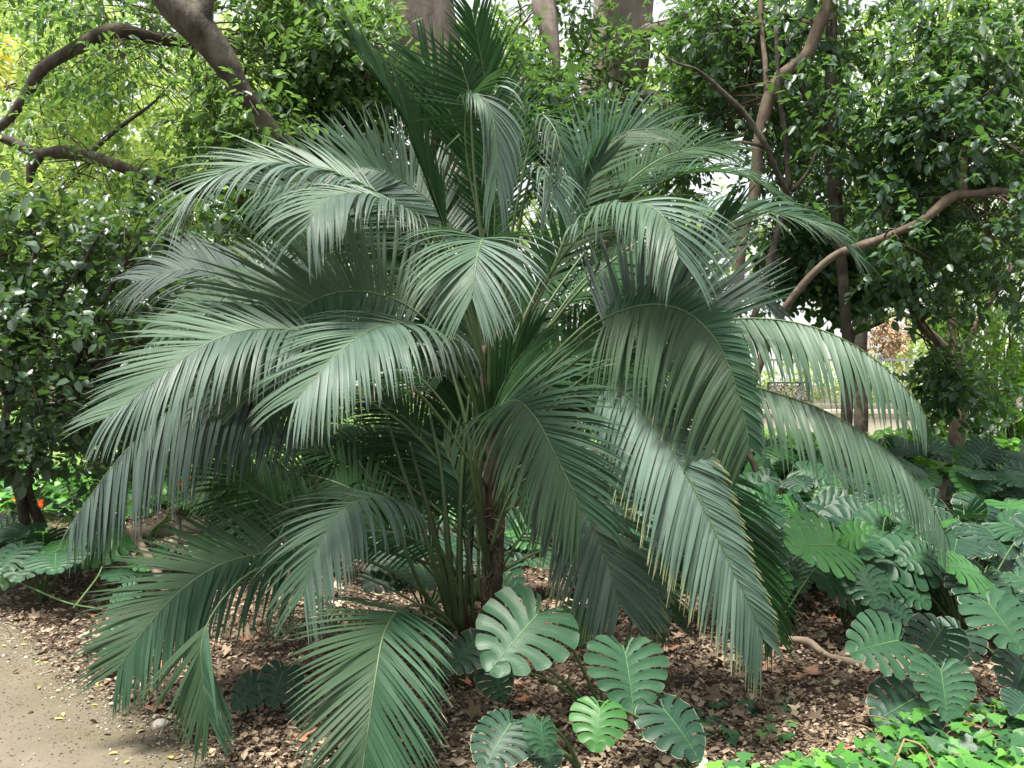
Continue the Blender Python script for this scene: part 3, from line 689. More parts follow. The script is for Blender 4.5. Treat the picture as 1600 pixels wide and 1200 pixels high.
# yellowing palm crown at left edge
YP = empty('yellowing_palm', G(-10.6, 18), 'yellowing fan of palm leaves at the extreme upper left', 'tree')
limb(YP, 'trunk', [(-60, 660, 18, 24), (-58, 300, 18, 22), (-50, 90, 18, 20)], M['bark_brown'], 8)
mb = MB()
for k in range(90):
    a = R(rnd.uniform(-60, 75)); l = rnd.uniform(50, 95)
    b0 = P(-45 + rnd.uniform(-8, 8), 75 + rnd.uniform(-8, 20), 18 + rnd.uniform(-.3, .3)); e = P(-45 + l * math.cos(a), 75 + l * math.sin(a) + 22, 18 + rnd.uniform(-.8, .8))
    m_ = (b0 + e) / 2 + Vector((0, 0, .12)); s_ = Vector((.02, 0, .03))
    mb.add([b0, m_ + s_, e, m_ - s_], [np.array([[0, 1, 2, 3]])])
o = mb.build('fronds', M['leaf_yellow'], YP); o['kind'] = 'stuff'

# ------------------------------------------------------------------ cream wall, railing, panel
WALL_Y = 20.0
def box(mb, c, s):
    x, y, z = c; a, b, d = s[0] / 2, s[1] / 2, s[2] / 2
    V = [(x + i * a, y + j * b, z + k * d) for i in (-1, 1) for j in (-1, 1) for k in (-1, 1)]
    mb.add(V, [np.array([[0, 1, 3, 2], [4, 6, 7, 5], [0, 4, 5, 1], [2, 3, 7, 6], [0, 2, 6, 4], [1, 5, 7, 3]])])
zt = EYE - (640 - 600) / FPX * WALL_Y       # wall top
W = empty('garden_wall', (6, WALL_Y, .4), 'low cream rendered garden wall behind the ivy bed on the right', 'wall')
mb = MB(); box(mb, (8.4, WALL_Y, (zt - .2) / 2 - .2), (11.6, .3, zt + .2)); mb.build('wall_face', M['cream'], W, False)
for k in range(8):
    mb = MB(); x0 = 2.6 + k * 1.452; box(mb, (x0 + .726, WALL_Y, zt - .04), (1.444, .4, .075)); mb.build('coping_stone', M['cap'], W, False)
RL = empty('railing', (6, WALL_Y, zt), 'thin grey metal railing on top of the cream wall', 'railing')
for zz in (1.12, .12):
    mb = MB(); box(mb, (8.4, WALL_Y, zt + zz), (11.4, .05, .045)); mb.build('rail', M['iron_grey'], RL, False)
bar = MB(); box(bar, (0, 0, .62), (.022, .022, .97)); bme = bar.mesh('bar', M['iron_grey'], (0, 0, 0), False)
post = MB(); box(post, (0, 0, .60), (.07, .07, 1.2)); box(post, (0, 0, 1.22), (.10, .10, .05)); box(post, (0, 0, .02), (.12, .12, .04)); pme = post.mesh('post', M['iron_grey'], (0, 0, 0), False)
for k in range(38):
    if k % 6 == 0:
        o = link('post', pme, RL); o.location = (2.9 - 6 + k * .3, 0, 0)
    else:
        o = link('bar', bme, RL); o.location = (2.9 - 6 + k * .3, 0, 0)
PN = empty('ornate_panel', P(1235, 612, WALL_Y - .25), 'black openwork scroll panel fixed to the railing behind the right fronds', 'panel')
pc = P(1232, 612, WALL_Y - .12); pw, ph = .92, .40
mb = MB()
for (a, b, c_, d) in ((0, ph / 2, pw, .035), (0, -ph / 2, pw, .035), (-pw / 2, 0, .035, ph), (pw / 2, 0, .035, ph)):
    box(mb, (pc.x + a, pc.y, pc.z + b), (c_, .03, d))
mb.build('frame', M['iron'], PN, False)
mb = MB()
for i_ in range(9):
    for j_ in range(4):
        cx, cz = pc.x - pw / 2 + (i_ + .5) * pw / 9, pc.z - ph / 2 + (j_ + .5) * ph / 4
        a0 = rnd.random() * 6.28; sg = rnd.choice((-1, 1))
        pts = [(cx + math.cos(a0 + sg * t * 1.0) * (.012 + .009 * t), pc.y + .004, cz + math.sin(a0 + sg * t) * (.012 + .009 * t)) for t in np.linspace(0, 5.2, 9)]
        tube(mb, pts, .011, 4, 12, cap=False)
mb.build('scrollwork', M['iron'], PN)
# garden behind the wall: bright hedge and dry brown shrub
HD = empty('clipped_hedge', G(8.5, 22.5), 'sunny yellow-green hedge beyond the railing', 'hedge')
crown(HD, [(1100, 570, 23, 60, 26, .6), (1230, 590, 23, 80, 22, .6), (1340, 600, 23, 70, 24, .6), (1440, 560, 23, 60, 40, .6)], 60, 14, 6, .12, .035, M['leaf_far'], .22, 0, twig_r=0, name='foliage')
BR = empty('dry_bush', G(9.0, 21.4), 'rounded rusty-brown dry bush beyond the railing', 'shrub')
crown(BR, [(1388, 530, 21.5, 26, 32, .4)], 36, 10, 6, .10, .02, M['terracotta'], .14, .1, twig_r=0, name='foliage')

# grey curved metal housing beside the right trunk
HB = empty('metal_housing', P(1505, 690, 13.6), 'grey half-round metal cover box in the bed behind the right tree trunk', 'box')
mb = MB(); hc = P(1508, 672, 13.6)
prof = [(-.02, -.16), (.24, -.16), (.24, .10), (.20, .125), (-.15, .125), (-.2, .115), (-.17, .08), (-.07, .03), (-.03, -.06)]
V = [(hc.x + a, hc.y + s * .17, hc.z + b) for s in (-1, 1) for a, b in prof]; n_ = len(prof)
mb.add(V, [np.array([[k, (k + 1) % n_, n_ + (k + 1) % n_, n_ + k] for k in range(n_)]), np.array([list(range(n_))[::-1]]), np.array([list(range(n_, 2 * n_))])])
mb.build('cover', M['metal_grey'], HB, False)
mb = MB(); box(mb, (hc.x + .03, hc.y - .0, hc.z + .135), (.46, .38, .018)); mb.build('lid', M['metal_grey'], HB, False)
mb = MB(); box(mb, (hc.x + .12, hc.y, hc.z - .28), (.08, .08, .24)); mb.build('foot', M['metal_grey'], HB, False)

# bed edging in the far right
ED = tag(link('bed_edging', None), None)
bpy.data.objects.remove(ED)
mb = MB(); e0, e1 = P(1335, 722, 11.7), P(1680, 740, 11.5)
tube(mb, [e0, (e0 + e1) / 2 + Vector((0, 0, .01)), e1], .045, 6, 20, .2)
tag(link('bed_edging', mb.mesh('bed_edging', M['edging'])), 'dark timber edging along the front of the bright ivy bed', 'edging')

# ------------------------------------------------------------------ fan leaved cane clump (right)
BB = empty('cane_palm_clump', G(8.2, 14.2), 'clump of thin dark canes with bright fan leaves at the right edge', 'palm')
for k in range(44):
    x = rnd.uniform(1480, 1690) ; y = rnd.uniform(13.6, 15.2); h = rnd.uniform(470, 600)
    g = G((x - 800) / FPX * y, y)
    top = P(x + rnd.uniform(-22, 22), h, y)
    mb = MB(); tube(mb, [g, (g + top) / 2 + Vector((rnd.uniform(-.06, .06), 0, 0)), top], [.018, .014, .009], 5, 7)
    mb.build('cane', M['bark_brown'], BB)
mb = MB(); Pp, Dd, Nn, Ll = [], [], [], []
for k in range(330):
    x = rnd.gauss(1475, 26) if k % 3 == 0 else rnd.uniform(1470, 1690)
    y = rnd.uniform(12.9, 15.0); py = rnd.uniform(500, 690) if x < 1500 else rnd.uniform(480, 685)
    c = np.array(P(x, py, y)); ax = nrm(np.array([rnd.uniform(-1, 1), rnd.uniform(-1, .3), rnd.uniform(-.3, .8)])); fan = nrm(np.cross(ax, rng.normal(size=3)))
    nf = rnd.randint(6, 9)
    for j in range(nf):
        a = (j - (nf - 1) / 2) * .42
        d = ax * math.cos(a) + fan * math.sin(a) + np.array([0, 0, -.15])
        Pp.append(c); Dd.append(d); Nn.append(np.cross(ax, fan)); Ll.append(rnd.uniform(.18, .30))
Ll = np.array(Ll); V, F, uv = leaf_cloud(np.array(Pp), np.array(Dd), np.array(Nn), Ll, Ll * .09, .22)
mb.add(V, [F], uv); o = mb.build('fan_leaves', M['bamboo_leaf'], BB); o['kind'] = 'stuff'

# ------------------------------------------------------------------ THE PALM
def rot_about(v, ax, a):
    c, s = math.cos(a), math.sin(a)
    return v * c + np.cross(ax, v) * s + ax * np.dot(ax, v) * (1 - c)

PALM = empty('clustering_palm', G(-.25, 4.85), 'large clustering palm with arching blue-green feather fronds filling the centre', 'palm')
IND = [0]
def leaflet_arrays(base, T, S, N, side, u_t, L, alpha, beta, droop, twist, wmax, seg=8, kink=None):
    """all arrays over m leaflets. returns V (m, (seg+1)*3, 3)"""
    m = len(base)
    ca, sa = np.cos(alpha)[:, None], np.sin(alpha)[:, None]
    cb, sb = np.cos(beta)[:, None], np.sin(beta)[:, None]
    d = nrm(ca * T + sa * (side[:, None] * S * cb + N * sb))
    Wv = nrm(T - d * np.sum(T * d, 1, keepdims=True))
    nn = np.cross(Wv, d)
    Wv = nrm(Wv * np.cos(twist)[:, None] + nn * np.sin(twist)[:, None])
    p = base.copy()
    out = np.zeros((m, seg + 1, 3, 3)); step = (L / seg)[:, None]
    prof_u = np.linspace(0, 1, seg + 1)
    prof = np.interp(prof_u, [0, .08, .3, .6, .82, 1], [.70, .95, 1, .82, .42, .02])
    for j in range(seg + 1):
        n_ = np.cross(Wv, d)
        w = (wmax * prof[j])[:, None]
        out[:, j, 0] = p - Wv * w + n_ * w * .28
        out[:, j, 1] = p
        out[:, j, 2] = p + Wv * w + n_ * w * .28
        p = p + d * step
        g = (droop * (0.35 + 1.3 * prof_u[j]))[:, None] / seg
        if kink is not None:
            g = g + ((kink == j) * 1.4)[:, None]
        d = nrm(d + np.array([0, 0, -1.0]) * g)
        Wv = nrm(Wv - d * np.sum(Wv * d, 1, keepdims=True))
    return out

def leaflet_faces(seg):
    i = np.arange((seg + 1) * 3).reshape(seg + 1, 3)
    return np.concatenate([np.stack([i[:-1, a], i[:-1, a + 1], i[1:, a + 1], i[1:, a]], -1).reshape(-1, 4) for a in (0, 1)])

def frond(pts, leafy, L, mat, nr=(0, -.5, .85), alpha=(62, 28), beta=(25, 10), droop=(.9, .6), w=.0145, space=.029, Lprof=(.55, 1, .5), single=False, asym=(1, 1), rr=(.0085, .0022), droop2=None, jit=1.0, label=None, twist=0.0, petw=None):
    """pts: (px,py,Y) from the crown to the tip; leafy: index of the point where leaflets begin"""
    space *= .62; w *= .73; L *= 1.12; droop = [v * 1.25 for v in droop]; droop2 = [v * 1.25 for v in droop2] if droop2 else None
    C = catmull([tuple(P(*p)) for p in pts], 90)
    tpar = np.linspace(0, len(pts) - 1, 90)
    d = np.concatenate([[0], np.cumsum(np.linalg.norm(np.diff(C, axis=0), axis=1))])
    total = d[-1]; s0 = np.interp(leafy, tpar, d)
    T = nrm(np.gradient(C, axis=0))
    sel = int(np.argmin(np.abs(T[:, 2]) + (tpar < leafy) * 2))
    Nv = np.zeros_like(T); nr = np.array(nr, dtype=float)
    Nv[sel] = nrm(nr - T[sel] * nr.dot(T[sel]))
    for i in range(sel + 1, 90): Nv[i] = nrm(Nv[i - 1] - T[i] * Nv[i - 1].dot(T[i]))
    for i in range(sel - 1, -1, -1): Nv[i] = nrm(Nv[i + 1] - T[i] * Nv[i + 1].dot(T[i]))
    Sv = np.cross(T, Nv)
    # rachis
    mb = MB()
    idx = np.linspace(0, 89, 34).astype(int)
    rad = np.interp(d[idx] / total, [0, s0 / total + .001, 1], [rr[0] * 1.25, rr[0] * .8, rr[1]])
    tube(mb, C[idx], rad, 6, 34, cap=True)
    fr = mb.build('frond', M['petiole'] if petw else M['rachis'], PALM)
    if label: fr['label'] = label
    n = max(6, int((total - s0) / space))
    q = (np.arange(n) + .5) / n
    arrs = []
    for sd_, sc in ((-1, asym[0]), (1, asym[1])):
        if sc <= 0: continue
        qq = np.clip(q + rng.normal(size=n) * .12 / n, 0, 1)
        s = s0 + (total - s0) * qq
        ok = rng.random(n) > .025 * jit
        s, qq = s[ok], qq[ok]; m = len(s)
        g = lambda A: np.stack([np.interp(s, d, A[:, k]) for k in range(3)], 1)
        b, t, nn, ss = g(C), nrm(g(T)), nrm(g(Nv)), nrm(g(Sv))
        LL = L * sc * np.interp(qq, [0, .12, .42, .8, 1], [Lprof[0], (Lprof[0] + Lprof[1]) / 2, Lprof[1], (Lprof[1] + Lprof[2]) / 2, Lprof[2]]) * rng.normal(1, .05 * jit, m)
        al = np.radians(np.interp(qq, [0, 1], alpha) + rng.normal(size=m) * 1.7 * jit)
        be = np.radians(np.interp(qq, [0, 1], beta) + rng.normal(size=m) * 3.2 * jit)
        dp = (droop if (sd_ < 0 or droop2 is None) else droop2)
        dr = np.interp(qq, [0, 1], dp) * rng.normal(1, .10 * jit, m)
        tw = np.radians(twist * sd_ + rng.normal(size=m) * 9 * jit)
        ww = w * rng.normal(1, .08, m) * np.interp(qq, [0, .2, .8, 1], [.8, 1, .95, .6])
        kink = np.where(rng.random(m) < .045 * jit, rng.integers(4, 7, m), -1)
        arrs.append(leaflet_arrays(b, t, ss, nn, np.full(m, float(sd_)), qq, LL, al, be, dr, tw, ww, 8, kink))
    A = np.concatenate(arrs); F = leaflet_faces(8); m = len(A)
    uu = np.repeat(np.linspace(0, 1, 9), 3); vv = np.tile([0, .5, 1.0], 9); UV = np.stack([uu, vv], 1)
    off = np.array(PALM.location)
    if single and IND[0] + m <= 300:
        IND[0] += m
        for k in range(m):
            me = mesh_np('leaflet', A[k].reshape(-1, 3) - off, F, mat, UV)
            link('leaflet', me, fr)
    else:
        V = A.reshape(-1, 3) - off
        FF = (np.arange(m)[:, None, None] * 27 + F[None]).reshape(-1, 4)
        o = link('leaflets', mesh_np('leaflets', V, FF, mat, np.tile(UV, (m, 1))), fr)
        o['kind'] = 'stuff'
    return fr

# stems
def palm_stem(pts, name='trunk', mat='palm_trunk', sides=14, bump=.3):
    mb = MB(); tube(mb, [P(*p[:3]) for p in pts], [pxr(p[3], p[2]) for p in pts], sides, 40, bump, 9)
    return mb.build(name, M[mat], PALM)
palm_stem([(768, 1098, 4.9, 60), (768, 1030, 4.9, 46), (768, 940, 4.9, 38), (770, 860, 4.9, 36), (768, 760, 4.9, 32), (764, 640, 4.9, 30), (762, 540, 4.9, 26)])
palm_stem([(715, 1098, 4.85, 42), (716, 1040, 4.85, 36), (712, 985, 4.85, 40), (708, 940, 4.85, 30)])
mb = MB()
for k in range(170):
    yy = rnd.uniform(800, 1010); s = rnd.choice((-1, 1))
    b0 = P(769 + rnd.uniform(-15, 15), yy, 4.85 - rnd.uniform(0, .05))
    e = b0 + Vector((rnd.uniform(-.09, .09), rnd.uniform(-.08, .02), rnd.uniform(-.14, .08)))
    tube(mb, [b0, (b0 + e) / 2 + Vector((rnd.uniform(-.03, .03), -.03, rnd.uniform(-.02, .03))), e], .0016, 3, 4, cap=False)
o = mb.build('fibre', M['fibre'], PALM); o['kind'] = 'stuff'
for (x, y, r_) in ((705, 1062, 9), (722, 1070, 9), (765, 1070, 10), (786, 1075, 8), (752, 1082, 9)):   # cut stubs of old leaf bases
    mb = MB(); b = P(x, y + 40, 4.78); t_ = P(x + rnd.uniform(-6, 6), y - 22, 4.74)
    tube(mb, [b, t_], [pxr(r_ * 2.2, 4.8), pxr(r_ * 1.8, 4.8)], 8, 6, .2, 8); mb.build('leaf_base', M['log'], PALM)

for k in range(11):                                            # broad sheathing leaf bases round the clump
    a = -2.6 + k * .21; x0 = 712 + 26 * math.cos(a) + rnd.uniform(-4, 4)
    b = P(x0, 1066 + rnd.uniform(-6, 10), 4.80 + .07 * math.sin(a)); t_ = P(x0 + (x0 - 712) * .7, rnd.uniform(985, 1020), 4.80 + .1 * math.sin(a))
    mb = MB(); tube(mb, [b, (b + t_) / 2 + Vector((0, -.01, 0)), t_], [.030, .024, .010], 8, 8, .3, 8); mb.build('leaf_base', M['bark_tan'] if k % 3 else M['petiole'], PALM)
A_, B_, C_, D_, E_ = M['palm_pale'], M['palm_mid'], M['palm_dark'], M['palm_grey'], M['palm_yellowtip']
O = [(766, 640, 4.9), (764, 560, 4.88)]
# ---- back fronds first
# F1 upright spire
frond([(766, 560, 4.95), (772, 400, 5.0), (772, 280, 5.0), (762, 150, 5.0), (738, 18, 4.95)], 1.2, .38, C_, (0, -1, .1), (54, 24), (18, 18), (.10, .25), w=.0135, space=.031, Lprof=(.7, 1, .45))
# F2 curled frond in front of the spire
frond([(764, 560, 4.85), (752, 380, 4.8), (730, 250, 4.75), (728, 175, 4.68), (742, 146, 4.58), (765, 168, 4.5), (776, 225, 4.46), (776, 290, 4.44)], 2.9, .30, A_, (-.3, -.6, .7), (34, 16), (-10, -20), (1.8, 1.6), w=.0135, Lprof=(1, 1, .8), droop2=(2.4, 1.6), space=.02, rr=(.005, .002))
frond([(764, 560, 4.9), (755, 400, 4.88), (742, 280, 4.85), (737, 200, 4.82), (734, 150, 4.8), (722, 105, 4.78)], 3.1, .36, C_, (0, -1, .05), (104, 26), (4, 4), (.06, .1), w=.012, space=.024, Lprof=(.85, 1, .8), asym=(1, .4))
frond([(764, 560, 5.0), (756, 380, 5.05), (735, 270, 5.1), (700, 170, 5.1), (660, 95, 5.1)], 1.9, .44, C_, (.2, -1, .1), (34, 20), (10, 10), (.12, .3), w=.0135, space=.036, Lprof=(.9, 1, .6))
# hanging thin curls right of the spire
frond([(768, 560, 4.9), (790, 420, 4.85), (812, 300, 4.8), (832, 210, 4.75), (845, 180, 4.7), (868, 205, 4.6), (880, 260, 4.55)], 3.0, .34, B_, (.5, -.6, .7), (55, 30), (15, 5), (1.6, 2.0), w=.010, space=.045)
frond([(768, 560, 4.9), (800, 420, 4.8), (822, 300, 4.7), (838, 262, 4.6), (858, 275, 4.5), (866, 320, 4.45)], 2.9, .34, A_, (.5, -.6, .7), (50, 30), (15, 5), (1.4, 2.0), w=.010, space=.042)
# F3 dark closed spear leaning left
frond([(762, 600, 5.0), (720, 440, 4.95), (682, 320, 4.9), (640, 205, 4.85), (566, 84, 4.8)], 1.6, .36, C_, (.7, -.7, .2), (15, 9), (35, 20), (.0, .1), w=.015, space=.026, Lprof=(.9, 1, .7))
# F30 pale upright fan, upper left, behind
frond([(762, 600, 5.3), (710, 450, 5.4), (650, 355, 5.4), (575, 300, 5.35), (480, 285, 5.3), (400, 300, 5.2)], 1.5, .50, B_, (-.1, -.8, .3), (62, 35), (12, 5), (.18, .4), w=.0145, space=.032, asym=(1, 1), Lprof=(.8, 1, .5))
frond([(762, 600, 5.1), (735, 430, 5.1), (700, 345, 5.1), (640, 290, 5.1), (590, 265, 5.0), (530, 262, 4.95)], 1.5, .46, A_, (-.1, -.8, .3), (70, 45), (14, 6), (.10, .3), w=.0145, space=.03, Lprof=(.8, 1, .6))
# F4 upper left, pale, arching left
frond([(762, 600, 4.9), (700, 430, 4.8), (625, 330, 4.7), (540, 278, 4.6), (460, 258, 4.5), (390, 258, 4.4), (330, 280, 4.35), (295, 320, 4.3)], 2.4, .46, A_, (0, -.45, .9), (58, 26), (12, 5), (1.5, 1.0), space=.027, droop2=(.3, .6), Lprof=(.7, 1, .6))
# F29 behind left dark
frond([(762, 660, 5.3), (640, 520, 5.4), (520, 450, 5.5), (390, 440, 5.5), (300, 420, 5.5), (215, 440, 5.5)], 1.5, .5, D_, (0, -.7, .6), (60, 35), (10, 5), (.3, .8), space=.03)
frond([(762, 660, 5.2), (650, 540, 5.3), (530, 480, 5.3), (420, 470, 5.2), (330, 480, 5.2), (250, 520, 5.2)], 1.5, .45, B_, (0, -.7, .6), (60, 35), (10, 5), (.4, .8), space=.03)
# F13 big fan left middle
frond([(764, 680, 4.9), (700, 545, 4.8), (640, 480, 4.75), (560, 455, 4.65), (490, 470, 4.55), (435, 515, 4.45), (405, 565, 4.4), (392, 620, 4.38)], 1.8, .64, B_, (-.25, -.9, .35), (92, 34), (4, 2), (1.3, 1.0), space=.025, w=.0150, droop2=(.12, .3), asym=(.75, 1), Lprof=(.9, 1, .5))
# F5 upper left frond coming forward
frond([(764, 600, 4.85), (725, 450, 4.7), (680, 370, 4.55), (610, 318, 4.35), (545, 302, 4.2), (500, 322, 4.05), (480, 355, 4.0)], 2.5, .42, A_, (-.1, -.5, .9), (66, 30), (10, 0), (1.6, 1.1), space=.024, Lprof=(.75, 1, .6), droop2=(1.3, 1.1))
# F10, F11 upper right
frond([(768, 600, 5.3), (840, 450, 5.5), (885, 340, 5.6), (925, 255, 5.6), (975, 208, 5.55), (1040, 200, 5.5)], 1.7, .46, B_, (.2, -.8, .3), (60, 30), (12, 5), (.3, .6), space=.034, w=.0135)
frond([(768, 600, 5.4), (870, 440, 5.7), (940, 330, 5.9), (1010, 262, 6.0), (1080, 232, 6.0), (1150, 236, 6.0)], 2.2, .40, C_, (.2, -.6, .6), (50, 25), (10, 5), (.4, .6), space=.032, w=.0125)
frond([(768, 600, 4.9), (850, 450, 4.9), (890, 350, 4.9), (905, 300, 4.9), (940, 245, 4.9)], 2.3, .30, M['palm_mid'], (.6, -.6, .2), (16, 10), (20, 10), (.05, .2), space=.032)
# F8, F9 right behind
frond([(768, 620, 5.2), (880, 440, 5.4), (980, 320, 5.5), (1060, 275, 5.5), (1140, 270, 5.45), (1205, 298, 5.4), (1250, 335, 5.35)], 2.4, .36, B_, (0, -.3, .95), (66, 32), (25, 5), (.9, 1.0), space=.036, w=.0145)
frond([(768, 640, 5.1), (900, 460, 5.1), (1010, 370, 5.1), (1110, 330, 5.05), (1200, 330, 5.0), (1285, 352, 4.95), (1335, 395, 4.9)], 2.5, .40, B_, (0, -.4, .9), (62, 28), (15, 5), (.7, .9), space=.029, w=.0115)
# F35 dark spears right
frond([(768, 660, 4.95), (900, 520, 4.9), (1000, 450, 4.85), (1080, 400, 4.8), (1150, 335, 4.75)], 2.2, .36, C_, (.3, -.9, .3), (28, 14), (15, 8), (.1, .3), space=.04, w=.0145)
# F31
frond([(768, 700, 5.4), (920, 560, 5.5), (1040, 480, 5.6), (1120, 455, 5.6), (1180, 460, 5.6), (1222, 492, 5.6)], 2.2, .38, D_, (0, -.5, .85), (60, 35), (10, 5), (.9, 1.0), space=.03)
# F7 right upper front
frond([(766, 620, 4.85), (830, 480, 4.7), (880, 400, 4.55), (930, 345, 4.4), (980, 318, 4.25), (1025, 328, 4.1), (1050, 362, 4.0), (1060, 400, 3.95)], 2.6, .42, A_, (.1, -.45, .9), (66, 30), (10, 0), (1.1, .9), space=.025, droop2=(1.7, 1.2), Lprof=(.8, 1, .6))
# centre background verticals
frond([(766, 700, 5.2), (700, 560, 5.3), (690, 470, 5.4), (660, 400, 5.4), (610, 350, 5.4)], 1.2, .34, C_, (.3, -.9, .2), (55, 28), (10, 5), (.2, .3), space=.034)
frond([(766, 720, 5.1), (735, 600, 5.2), (700, 520, 5.3), (660, 460, 5.35), (620, 420, 5.4)], 1.1, .34, M['palm_mid'], (.3, -.9, .2), (55, 28), (10, 5), (.2, .3), space=.034)
frond([(766, 700, 5.3), (800, 560, 5.4), (850, 450, 5.5), (890, 370, 5.5), (960, 320, 5.5)], 1.2, .36, C_, (-.2, -.9, .2), (55, 28), (10, 5), (.2, .4), space=.034)
frond([(766, 740, 5.2), (810, 640, 5.3), (880, 560, 5.4), (960, 510, 5.5), (1050, 500, 5.5)], 1.2, .36, C_, (-.2, -.8, .5), (55, 28), (10, 5), (.4, .6), space=.034)
frond([(766, 720, 5.1), (758, 600, 5.1), (755, 480, 5.2), (745, 390, 5.2), (730, 300, 5.2)], 1.2, .36, B_, (.1, -1, .1), (50, 24), (10, 5), (.2, .3), space=.036)
# F18 big right centre
frond([(768, 720, 4.9), (840, 600, 4.75), (900, 530, 4.55), (950, 495, 4.4), (1010, 476, 4.25), (1065, 484, 4.15), (1110, 520, 4.05), (1140, 575, 4.0), (1162, 650, 3.97), (1172, 700, 3.96)], 2.9, .56, B_, (.2, -.85, .45), (92, 36), (3, 2), (.3, .5), space=.024, w=.0165, droop2=(1.5, .9), Lprof=(.8, 1, .5), asym=(.30, 1))
frond([(768, 720, 4.95), (840, 610, 4.8), (900, 545, 4.65), (950, 508, 4.5), (1005, 486, 4.4), (1060, 486, 4.3), (1105, 510, 4.22)], 2.9, .54, D_, (.2, -.95, .2), (100, 62), (2, 2), (.03, .1), space=.028, w=.0165, Lprof=(.8, 1, .75), asym=(1, 0))
frond([(768, 720, 5.05), (850, 610, 4.9), (920, 550, 4.8), (1000, 500, 4.7), (1080, 480, 4.6), (1140, 500, 4.5)], 2.6, .46, B_, (.2, -.95, .2), (82, 45), (2, 2), (.03, .15), space=.028, w=.015, Lprof=(.8, 1, .75), asym=(1, .25))
# F19 long pale right
frond([(768, 720, 4.95), (900, 600, 4.9), (1010, 535, 4.8), (1120, 502, 4.7), (1215, 500, 4.6), (1300, 522, 4.5), (1375, 568, 4.42), (1430, 625, 4.36), (1452, 662, 4.33)], 2.7, .47, A_, (0, -.15, 1), (72, 34), (-38, -30), (1.6, 1.3), space=.046, w=.0185, Lprof=(.7, 1, .35), asym=(.75, 1), single=True)
# F20 lower right
frond([(768, 760, 4.9), (920, 660, 4.8), (1040, 610, 4.7), (1130, 598, 4.6), (1210, 614, 4.5), (1300, 648, 4.42), (1390, 708, 4.35), (1445, 770, 4.3), (1478, 835, 4.27)], 2.9, .44, A_, (0, -.25, .95), (68, 32), (-30, -22), (1.4, 1.1), space=.031, w=.0155, Lprof=(.75, 1, .4), asym=(.7, 1), single=True)
# F6 centre front
frond([(764, 620, 4.7), (766, 500, 4.55), (766, 420, 4.35), (757, 374, 4.1), (748, 392, 3.9), (742, 425, 3.8), (738, 462, 3.74)], 2.6, .43, A_, (0, -.6, .85), (60, 20), (10, -4), (.75, .5), space=.020, w=.0135, Lprof=(.85, 1, .5), droop2=(1.0, .5))
# F17 centre
frond([(752, 800, 4.75), (745, 720, 4.6), (770, 650, 4.4), (805, 626, 4.2), (838, 655, 4.05), (865, 705, 3.95), (892, 760, 3.9), (910, 800, 3.88)], 1.9, .42, B_, (-.1, -.7, .7), (70, 28), (14, 0), (.45, .4), space=.022, w=.0135, Lprof=(1.05, 1, .55), droop2=(1.1, .5))
frond([(752, 800, 4.8), (750, 720, 4.75), (770, 640, 4.7), (800, 575, 4.7), (835, 530, 4.7)], 1.4, .36, C_, (0, -1, .2), (26, 12), (10, 5), (.05, .2), space=.026, w=.014)
# F16 centre left bright
frond([(760, 720, 4.8), (735, 600, 4.6), (700, 535, 4.4), (645, 508, 4.2), (590, 512, 4.0), (540, 542, 3.85), (500, 582, 3.76), (462, 625, 3.7)], 2.1, .47, A_, (-.1, -.5, .9), (70, 32), (4, 0), (1.5, .9), space=.022, w=.0140, droop2=(.7, .5), Lprof=(.9, 1, .45))
# F14 left big pale
frond([(760, 760, 4.85), (660, 620, 4.65), (560, 548, 4.45), (470, 518, 4.3), (390, 516, 4.15), (330, 534, 4.05), (270, 572, 3.96), (215, 618, 3.9), (170, 650, 3.86)], 2.6, .47, A_, (-.1, -.6, .8), (68, 28), (2, 0), (1.5, .9), space=.023, w=.0150, droop2=(.2, .3), Lprof=(.9, 1, .45), single=True)
# F15 left lower grey
frond([(756, 820, 4.9), (650, 680, 4.8), (540, 610, 4.7), (440, 585, 4.6), (340, 600, 4.5), (255, 650, 4.42), (190, 712, 4.36), (145, 770, 4.33), (112, 818, 4.3)], 2.2, .56, D_, (-.1, -.45, .9), (74, 36), (-30, -22), (1.6, 1.1), space=.025, w=.0165, droop2=(1.4, .9), Lprof=(.9, 1, .4))
# behind F15: dark green
frond([(750, 860, 5.1), (640, 760, 5.2), (540, 715, 5.3), (450, 700, 5.3), (380, 712, 5.3), (320, 760, 5.2)], 1.8, .46, C_, (0, -.3, 1), (66, 35), (15, 5), (.6, .8), space=.033, w=.0125)
frond([(745, 900, 4.95), (600, 860, 4.9), (480, 810, 4.85), (390, 760, 4.8), (345, 700, 4.8), (322, 640, 4.8)], 1.7, .42, C_, (.6, -.6, .6), (60, 35), (8, 5), (.4, .4), space=.034, w=.0125)
frond([(750, 860, 5.2), (700, 760, 5.3), (640, 700, 5.5), (560, 680, 5.6), (480, 690, 5.6), (430, 730, 5.6)], 1.5, .42, C_, (0, -.3, 1), (66, 35), (10, 5), (.7, 1.0), space=.034, w=.012)
# F21 front right, long with yellow tips
frond([(768, 800, 4.8), (830, 680, 4.6), (900, 610, 4.4), (965, 610, 4.2), (1015, 655, 4.05), (1062, 722, 3.93), (1105, 805, 3.85), (1145, 890, 3.8), (1172, 945, 3.78), (1192, 996, 3.78)], 2.6, .45, E_, (.1, -.8, .55), (60, 26), (4, 0), (.6, .25), space=.0215, w=.0145, droop2=(.9, .3), asym=(.5, 1), Lprof=(.8, 1, .55))
frond([(768, 820, 4.9), (880, 720, 4.9), (980, 690, 4.8), (1070, 730, 4.6), (1130, 800, 4.45), (1175, 890, 4.4), (1205, 980, 4.38)], 2.2, .42, C_, (.3, -.7, .6), (45, 22), (5, 0), (.6, .3), space=.028, w=.0135)
